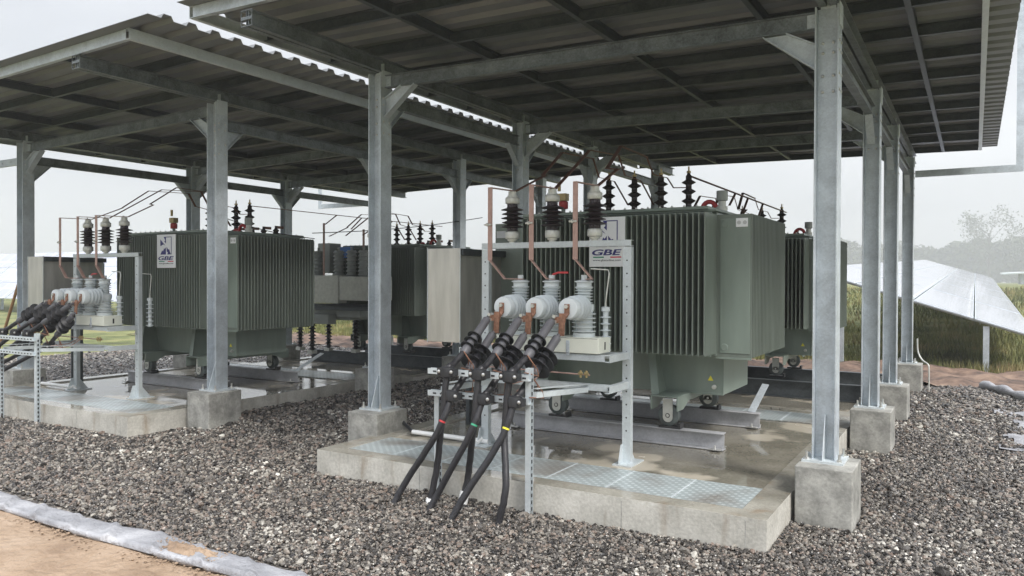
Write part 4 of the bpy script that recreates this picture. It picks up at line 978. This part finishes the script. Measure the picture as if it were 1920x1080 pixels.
# sand in the lower left
strip_y = lambda x: 3.02 + .12 * math.sin((x + 3) * 1.1) - .02 * (x + 5)
EDGE = [(-9.0, 3.3), (-7.2, 2.92), (-6.5, 2.82), (-5.88, 2.79), (-5.2, 2.78), (-4.7, 2.78), (-3.89, 2.81), (-3.54, 2.82), (-3.0, 2.83), (-2.4, 2.80), (-1.8, 2.7)]
WIDE = [(-9, .27), (-5.7, .235), (-4.75, .25), (-4.4, .30), (-3.9, .25), (-1.8, .25)]
EDX = [e[0] for e in EDGE]; EDY = [e[1] for e in EDGE]
inner = lambda x: float(np.interp(x, EDX, EDY))
struct(patch('sand_ground', np.linspace(-9.5, 2.0, 90), lambda x: -1.0, lambda x: inner(x) + .10, 40, lambda x, y: .008 + .012 * math.sin(x * 5 + y * 3) * math.sin(y * 6.0), 'sand'))
# geotextile strip with rolled edge and folds
xs = np.linspace(-9.0, -1.9, 260); vs = []; fs = []; prof = [(0.012, .0), (-.004, .016), (.000, .032), (.012, .042), (.032, .046), (.055, .040), (.075, .036), (.11, .036), (.15, .036), (.19, .034), (.23, .032), (.27, .026), (.30, .018), (.33, -.004)]
def fold(x): 
    p = (x * 1.0 + 9) / .42; u = p - math.floor(p); return .016 * math.exp(-((u - .5) / .07) ** 2) - .010 * math.exp(-((u - .68) / .06) ** 2) + .002 * math.sin(x * 23) + .004 * math.sin(x * 7.0 + 1)
for i, x in enumerate(xs):
    g = (inner(x + .05) - inner(x - .05)) / .1; nn = Vector((-g, 1, 0)).normalized(); wid = float(np.interp(x, [e[0] for e in WIDE], [e[1] for e in WIDE])) / .33 + .03 * math.sin(x * 2.3)
    for (d, z) in prof:
        sk = .9 * d
        vs.append((x + nn.x * d * wid + .0, inner(x) + nn.y * d * wid, .010 + z + (fold(x + sk) if .0 < d < .32 else 0)))
k = len(prof)
for i in range(len(xs) - 1):
    for j in range(k - 1): a = i * k + j; fs.append((a, a + k, a + k + 1, a + 1))
b = MB(); b.add(vs, fs, True); o = b.build('geotextile_strip', 'fabric', None, org=(-5, 2.9, 0)); tag(o, 'wrinkled pale grey geotextile edging between sand and gravel, bottom left', 'geotextile')
md = o.modifiers.new('solid', 'SOLIDIFY'); md.thickness = .006; md.offset = -1
b = MB(); vs = []; fs = []; nu, nv_ = 80, 24
def blob(u, v):
    a = math.atan2((v - .5), (u - .5)); r = math.hypot((u - .5) * 2.0, (v - .5) * 2.0); lim = .72 + .14 * math.sin(3 * a + .6) + .10 * math.sin(7 * a + 2) + .06 * math.sin(13 * a)
    return lim - r
for i in range(nu):
    for j in range(nv_):
        u, v = i / (nu - 1), j / (nv_ - 1); x = -4.25 + .52 * u; y = inner(x) + .03 + .17 * v; q = blob(u, v)
        vs.append((x, y, .046 + min(.014, q * .05) + .003 * math.sin(x * 90) * math.sin(y * 110) + .003 * rs.rand()))
for i in range(nu - 1):
    for j in range(nv_ - 1):
        if blob((i + .5) / (nu - 1), (j + .5) / (nv_ - 1)) > -.12: a = i * nv_ + j; fs.append((a, a + nv_, a + nv_ + 1, a + 1))
b.add(vs, fs, True)
ico = [(0, 0, 1), (.9, 0, .4), (.28, .85, .4), (-.72, .53, .4), (-.72, -.53, .4), (.28, -.85, .4), (0, 0, -.6)]
icf = [(0, 1, 2), (0, 2, 3), (0, 3, 4), (0, 4, 5), (0, 5, 1), (6, 2, 1), (6, 3, 2), (6, 4, 3), (6, 5, 4), (6, 1, 5)]
for k in range(900):
    if k < 160: x = rs.uniform(-4.3, -3.7); y = inner(x) + rs.uniform(.02, .22); z = .045
    else: x = rs.uniform(-7, -2.4); y = inner(x) - abs(rs.normal(0, .05)) - .0; z = .014
    q = rs.uniform(.003, .010) * (1.5 if k > 160 and rs.rand() < .2 else 1)
    b.add([(x + c[0] * q * rs.uniform(.7, 1.3), y + c[1] * q, z + c[2] * q * .7) for c in ico], icf)
o = b.build('spilled_sand', M['sand'], None); o['kind'] = 'stuff'
# right hand geotextile roll and film
b = MB(); rr = curve([(.12, 14.05, .05), (.36, 13.4, .07), (.60, 12.8, .06), (.95, 12.1, .05)], 8)
b.tube(rr, [.06 + .02 * math.sin(i * .9) for i in range(len(rr))], 12); o = b.build('geotextile_roll', 'fabric', None, org=(.4, 13.3, 0)); tag(o, 'rolled edge of pale geotextile at the right where gravel meets dirt', 'geotextile')
b = MB(); vs = []; fs = []
for i in range(30):
    for j in range(30):
        x = .22 + 1.3 * i / 29; y = 8.9 + 2.6 * j / 29; vs.append((x, y, .018 + .035 * abs(math.sin(x * 7 + y * 2.2)) * abs(math.sin(y * 3.1 + x))))
for i in range(29):
    for j in range(29):
        x = .22 + 1.3 * i / 29; y = 8.9 + 2.6 * j / 29
        if x > .24 + .22 * math.sin((y - 8.9) * 1.3) ** 2 * .6 + .06 * math.sin(y * 11): a = i * 30 + j; fs.append((a, a + 30, a + 31, a + 1))
b.add(vs, fs, True); o = b.build('plastic_sheet', 'fabric', None, org=(.8, 10.2, 0)); tag(o, 'crumpled white sheet lying on the gravel at the right edge', 'sheet')

# pebbles ------------------------------------------------------------
def vis(x, y, z, margin=.16):
    d = np.stack([x, y, z - 1.65], -1) @ np.array(CM)
    dep = -d[:, 2]; u = d[:, 0] / np.maximum(dep, .01) * 1445 / 960; v = d[:, 1] / np.maximum(dep, .01) * 1445 / 540
    return (dep > .8) & (np.abs(u) < 1 + margin) & (np.abs(v) < 1 + margin * 1.5), dep
def inbox(x, y, a0, a1, b0, b1): return (x > a0) & (x < a1) & (y > b0) & (y < b1)
def scatter(n, x0, x1, y0, y1, size, dmin, dmax):
    x = RNG.uniform(x0, x1, n); y = RNG.uniform(y0, y1, n); z = gh(x, y)
    ok, dep = vis(x, y, z); dj = dep * RNG.uniform(.86, 1.14, n); ok &= (dj >= dmin) & (dj < dmax)
    for q in (0, S):
        ok &= ~inbox(x, y, -4.83 + q, -1.06 + q, 4.78, 9.16); ok &= ~inbox(x, y, -4.83 + q, -1.06 + q, 9.54, 14.11)
        for c in CX:
            for r_ in ROWS: ok &= ~inbox(x, y, c + q - .16, c + q + .22, r_ - .21, r_ + .25)
    ok &= y > np.interp(x, EDX, EDY) + .30
    ok &= ~((x > .26) & (y > 9.0) & (y < 11.4) & (RNG.uniform(size=n) < np.clip((x - .26) / .3, 0, 1) * .9))
    ok &= y < 14.2 + .25 * np.sin(x * 2)
    x, y, z = x[ok], y[ok], z[ok]; m_ = len(x)
    s_ = RNG.lognormal(-.03, .34, m_) * size
    return np.stack([x, y, z + s_ * RNG.uniform(-.35, .55, m_) + .03 * ((x > .24) & (y > 9) & (y < 11.4))], -1), s_
sets = [scatter(290000, -8, 2, 1.8, 8, .0080, 0, 5.6), scatter(270000, -10, 1.6, 2.6, 11, .0098, 5.6, 9.0), scatter(180000, -17, 1.6, 3.5, 14.5, .0140, 9.0, 30)]
co = np.concatenate([s_[0] for s_ in sets]); sz = np.concatenate([s_[1] for s_ in sets]); n = len(co)
print('pebbles', n)
me = bpy.data.meshes.new('gravel'); me.vertices.add(n); me.vertices.foreach_set('co', co.astype(np.float32).ravel())
a = me.attributes.new('siz', 'FLOAT_VECTOR', 'POINT'); a.data.foreach_set('vector', (sz[:, None] * RNG.uniform(.72, 1.35, (n, 3)) * np.array([1.12, 1.0, .78])).astype(np.float32).ravel())
a = me.attributes.new('rot', 'FLOAT_VECTOR', 'POINT'); a.data.foreach_set('vector', (RNG.uniform(-1, 1, (n, 3)) * np.array([.6, .6, 3.14])).astype(np.float32).ravel())
a = me.attributes.new('tone', 'FLOAT', 'POINT'); lf = .5 + .5 * np.sin(co[:, 0] * 2.3 + np.sin(co[:, 1] * 1.9) * 1.5) * np.sin(co[:, 1] * 2.9 + np.cos(co[:, 0] * 1.4) * 2)
a.data.foreach_set('value', np.clip(RNG.uniform(0, 1, n) * (.86 + .18 * lf), 0, 1).astype(np.float32))
grav = bpy.data.objects.new('gravel', me); COL.objects.link(grav); grav['kind'] = 'stuff'
ng = bpy.data.node_groups.new('pebbles', 'GeometryNodeTree')
ng.interface.new_socket('Geometry', in_out='INPUT', socket_type='NodeSocketGeometry'); ng.interface.new_socket('Geometry', in_out='OUTPUT', socket_type='NodeSocketGeometry')
gi = ng.nodes.new('NodeGroupInput'); go = ng.nodes.new('NodeGroupOutput')
ico = ng.nodes.new('GeometryNodeMeshIcoSphere'); ico.inputs['Radius'].default_value = 1; ico.inputs['Subdivisions'].default_value = 2
ps = ng.nodes.new('GeometryNodeSetPosition'); nzn = ng.nodes.new('ShaderNodeTexNoise'); nzn.inputs['Scale'].default_value = 1.1
vm = ng.nodes.new('ShaderNodeVectorMath'); vm.operation = 'SUBTRACT'; vm.inputs[1].default_value = (.5, .5, .5)
vm2 = ng.nodes.new('ShaderNodeVectorMath'); vm2.operation = 'SCALE'; vm2.inputs['Scale'].default_value = 1.5
ng.links.new(nzn.outputs['Color'], vm.inputs[0]); ng.links.new(vm.outputs[0], vm2.inputs[0]); ng.links.new(vm2.outputs[0], ps.inputs['Offset']); ng.links.new(ico.outputs['Mesh'], ps.inputs['Geometry'])
sm = ng.nodes.new('GeometryNodeSetMaterial'); sm.inputs['Material'].default_value = M['pebble']; ng.links.new(ps.outputs['Geometry'], sm.inputs['Geometry'])
ip = ng.nodes.new('GeometryNodeInstanceOnPoints')
def nattr(nm):
    q = ng.nodes.new('GeometryNodeInputNamedAttribute'); q.data_type = 'FLOAT_VECTOR'; q.inputs['Name'].default_value = nm; return q
ng.links.new(gi.outputs[0], ip.inputs['Points']); ng.links.new(sm.outputs['Geometry'], ip.inputs['Instance'])
ng.links.new(nattr('siz').outputs['Attribute'], ip.inputs['Scale']); ng.links.new(nattr('rot').outputs['Attribute'], ip.inputs['Rotation'])
ng.links.new(ip.outputs['Instances'], go.inputs[0])
md = grav.modifiers.new('pebbles', 'NODES'); md.node_group = ng

# tall grass at the right and behind -----------------------------------
M['blade'] = ramp_noise_mat('grass_blade', [(.36, (.05, .055, .02)), (.46, (.11, .13, .035)), (.56, (.20, .19, .07)), (.66, (.30, .22, .11))], .45, 6, .8, 0, 10)
def grass(n, x0, x1, y0, y1, h0, h1, wd):
    x = RNG.uniform(x0, x1, n); y = y0 + (y1 - y0) * RNG.uniform(0, 1, n) ** 1.3; z = fieldh(x, y) - .06
    ok, dep = vis(x, y, z, .1); x, y, z, dep = x[ok], y[ok], z[ok], dep[ok]; n = len(x)
    cl = .5 + .5 * np.sin(x * 1.3 + np.sin(y * .9) * 2) * np.cos(y * .8 + x * .3)
    h = RNG.uniform(h0, h1, n) * (.5 + .8 * cl); an = RNG.uniform(0, 6.28, n); le = RNG.uniform(-.4, .4, (n, 2)) * h[:, None]
    ww = wd * (dep / 15) * RNG.uniform(.6, 1.4, n)
    a = np.stack([x - np.cos(an) * ww, y - np.sin(an) * ww, z], -1); b_ = np.stack([x + np.cos(an) * ww, y + np.sin(an) * ww, z], -1)
    c = np.stack([x + le[:, 0], y + le[:, 1], z + h], -1)
    return np.stack([a, b_, c], 1).reshape(-1, 3)
V = np.concatenate([grass(52000, -22, 8, 16.6, 26, .08, .26, .010), grass(30000, -40, 20, 26, 60, .15, .35, .016)])
me = bpy.data.meshes.new('grass'); nv = len(V); nf = nv // 3
me.vertices.add(nv); me.vertices.foreach_set('co', V.astype(np.float32).ravel()); me.loops.add(nv); me.loops.foreach_set('vertex_index', np.arange(nv, dtype=np.int32))
me.polygons.add(nf); me.polygons.foreach_set('loop_start', np.arange(0, nv, 3, dtype=np.int32)); me.polygons.foreach_set('loop_total', np.full(nf, 3, dtype=np.int32))
me.update(); me.validate(); me.materials.append(M['blade'])
o = bpy.data.objects.new('grass', me); COL.objects.link(o); o['kind'] = 'stuff'
print('grass', nf)

# solar tables ---------------------------------------------------------
m, t, NN, LL, b = newmat('solar_glass'); M['solar'] = m
tc = NN.new('ShaderNodeTexCoord'); br = NN.new('ShaderNodeTexBrick'); br.inputs['Scale'].default_value = 1.0; br.offset = 0
br.inputs['Brick Width'].default_value = 1.0; br.inputs['Row Height'].default_value = .55; br.inputs['Mortar Size'].default_value = .022
br.inputs['Color1'].default_value = (.36, .38, .46, 1); br.inputs['Color2'].default_value = (.43, .45, .52, 1); br.inputs['Mortar'].default_value = (.66, .67, .70, 1)  # pale instead of dark glass: sky reflection and fog put into the colour
LL.new(tc.outputs['Object'], br.inputs['Vector']); LL.new(br.outputs['Color'], b.inputs['Base Color']); b.inputs['Roughness'].default_value = .12; b.inputs['Specular IOR Level'].default_value = 1.0
b.inputs['Coat Weight'].default_value = .6
def solar(name_lab, P0, ux, uy, nx, ny, leg_pts):
    """P0 corner, ux/uy vectors of one panel"""
    P0, ux, uy = Vector(P0), Vector(ux), Vector(uy)
    t = thing('solar_table', name_lab, 'solar array', tuple(P0), 'solar tables in the field')
    nrm = ux.cross(uy).normalized()
    if nrm.z < 0: nrm = -nrm
    for i in range(nx):
        for j in range(ny):
            c = ux * (i + .5) + uy * (j + .5)
            b = MB(); b.rect(c - uy * .493, c + uy * .493, ux * .487, nrm * .012); fr = b.build('panel_frame', 'galv', t)
            b = MB(); b.rect(c - uy * .478 + nrm * .0135, c + uy * .478 + nrm * .0135, ux * .475, nrm * .002); b.build('solar_glass', 'solar', fr)
    for j in (0.12, ny - .12) if ny > 1 else (0.5,):
        b = MB(); b.bar(uy * j - nrm * .05, uy * j + ux * nx - nrm * .05, .06, .08); b.build('support_beam', 'galv_bright', t)
    for q in leg_pts:
        q = Vector(q) - P0
        b = MB(); b.chan(Vector((q.x, q.y, q.z)), Vector((q.x, q.y, -P0.z - .1 + (fieldh(np.array(q.x + P0.x), np.array(q.y + P0.y)).item()))), .10, .12, .006, .006, open_=(0, 1, 0), up=(1, 0, 0)); b.build('leg', 'galv', t)
    return t
z_l, z_r = 1.93, .66
dirx = Vector((4.12, 0, z_r - .03 - z_l)) / 4
solar('tilted solar table at the right beyond the canopy posts, reaching into the fog', (-3.1, 16.9, z_l), dirx, (0, 46 / 7, 1.31 / 7), 4, 7, [(.19, 17.05, .82), (-2.35, 17.05, 1.62), (.19, 29, 1.1), (-2.35, 29, 1.9)])
solar('pale blue solar table at the far left behind the outer canopy post', (-62, 20, .66), (3.4, 0, 0), (0, .92, .80), 9, 3, [(-60, 21, 1.2), (-52, 21, 1.2), (-44, 21, 1.2), (-36, 21, 1.2)])

# far shed
t = thing('field_shed', 'small grey flat roofed shed in the fog at the right edge', 'shed', (10.6, 150, 0))
zb = 1.35
b = MB(); b.box(-4.4, 9, -4, 4, zb - 1.5, zb + 1.9); b.build('wall', 'galv', t)
b = MB(); b.add([(-7, -5, zb + 1.5), (10, -5, zb + 2.4), (10, 5, zb + 2.6), (-7, 5, zb + 1.7), (-7, -5, zb + 1.7), (10, -5, zb + 2.6), (10, 5, zb + 2.8), (-7, 5, zb + 1.9)], [(0, 3, 2, 1), (4, 5, 6, 7), (0, 1, 5, 4), (1, 2, 6, 5), (2, 3, 7, 6), (3, 0, 4, 7)]); b.build('roof', 'galv_bright', t)
b = MB(); b.box(1.0, 3.6, -4.06, -4.005, zb - 1.2, zb + 1.4); b.build('door', 'galv_dark', t)
# treeline and trees
M['leaf'] = ramp_noise_mat('foliage', [(.3, (.030, .045, .020)), (.7, (.075, .085, .040))], .5, 5, .9, 0, 10)
M['bark'] = simple('bark', (.06, .05, .04), .9)
def leaves(n, fn, s_):
    c = fn(n); n = len(c); an = RNG.uniform(-1, 1, (n, 3, 3)) * s_
    V = (c[:, None, :] + an).reshape(-1, 3); me = bpy.data.meshes.new('leaves'); nv = len(V)
    me.vertices.add(nv); me.vertices.foreach_set('co', V.astype(np.float32).ravel()); me.loops.add(nv); me.loops.foreach_set('vertex_index', np.arange(nv, dtype=np.int32))
    me.polygons.add(n); me.polygons.foreach_set('loop_start', np.arange(0, nv, 3, dtype=np.int32)); me.polygons.foreach_set('loop_total', np.full(n, 3, dtype=np.int32))
    me.update(); me.validate(); me.materials.append(M['leaf']); return me
def wood(n):
    x = RNG.uniform(-560, 250, n); y = RNG.uniform(400, 430, n)
    top = 17.5 + 1.6 * np.sin(x * .08) + 1.1 * np.sin(x * .21 + 2) + .8 * np.sin(x * .55) + 3.0 * smooth(0, 60, x)
    g = 1.4
    return np.stack([x, y, g + RNG.uniform(0, 1, n) ** .8 * top], -1)
o = bpy.data.objects.new('far_wood', leaves(90000, wood, 2.2)); COL.objects.link(o); o['kind'] = 'stuff'
def tree(x, y, h, r_, label):
    g = 1.4; t = thing('bare_tree', label, 'tree', (x, y, g))
    b = MB(); b.tube([(0, 0, 0), (.05, 0, h * .4), (0, 0, h * .8)], [.5, .36, .16], 8); rs_ = np.random.RandomState(int(abs(x) * 10)); tips = []
    for k in range(14):
        a = rs_.rand() * 6.28; z0 = h * (.3 + .5 * rs_.rand()); e = Vector((math.cos(a) * r_ * .8, math.sin(a) * r_ * .8, z0 + h * .28 * (.4 + rs_.rand())))
        b.tube([(0, 0, z0), Vector((0, 0, z0)).lerp(e, .5) + Vector((0, 0, .15)), e], [.16, .1, .04], 5); tips.append(e)
    b.build('trunk', 'bark', t)
    T_ = np.array([tuple(e) for e in tips])
    def f(n): c = T_[RNG.integers(0, len(T_), n)]; return c + RNG.normal(0, r_ * .22, (n, 3)) * np.array([1, 1, .8])
    o = bpy.data.objects.new('crown', leaves(1700, f, .6)); COL.objects.link(o); o.parent = t
tree(5.0, 380, 26, 9.0, 'hazy round tree rising above the wood at the right')
tree(20.5, 385, 22, 8.0, 'fainter low tree right of the round tree in the fog')

# ------------------------------------------------------------------ haze
m = bpy.data.materials.new('haze_air'); m.use_nodes = True; t = m.node_tree; t.nodes.clear()
pv = t.nodes.new('ShaderNodeVolumePrincipled'); pv.inputs['Color'].default_value = (.74, .76, .79, 1); pv.inputs['Density'].default_value = .0022; pv.inputs['Anisotropy'].default_value = .2
om = t.nodes.new('ShaderNodeOutputMaterial'); t.links.new(pv.outputs['Volume'], om.inputs['Volume'])
b = MB(); b.box(-600, 300, -45, 450, -1.5, 34); o = b.build('haze', m); o['kind'] = 'stuff'
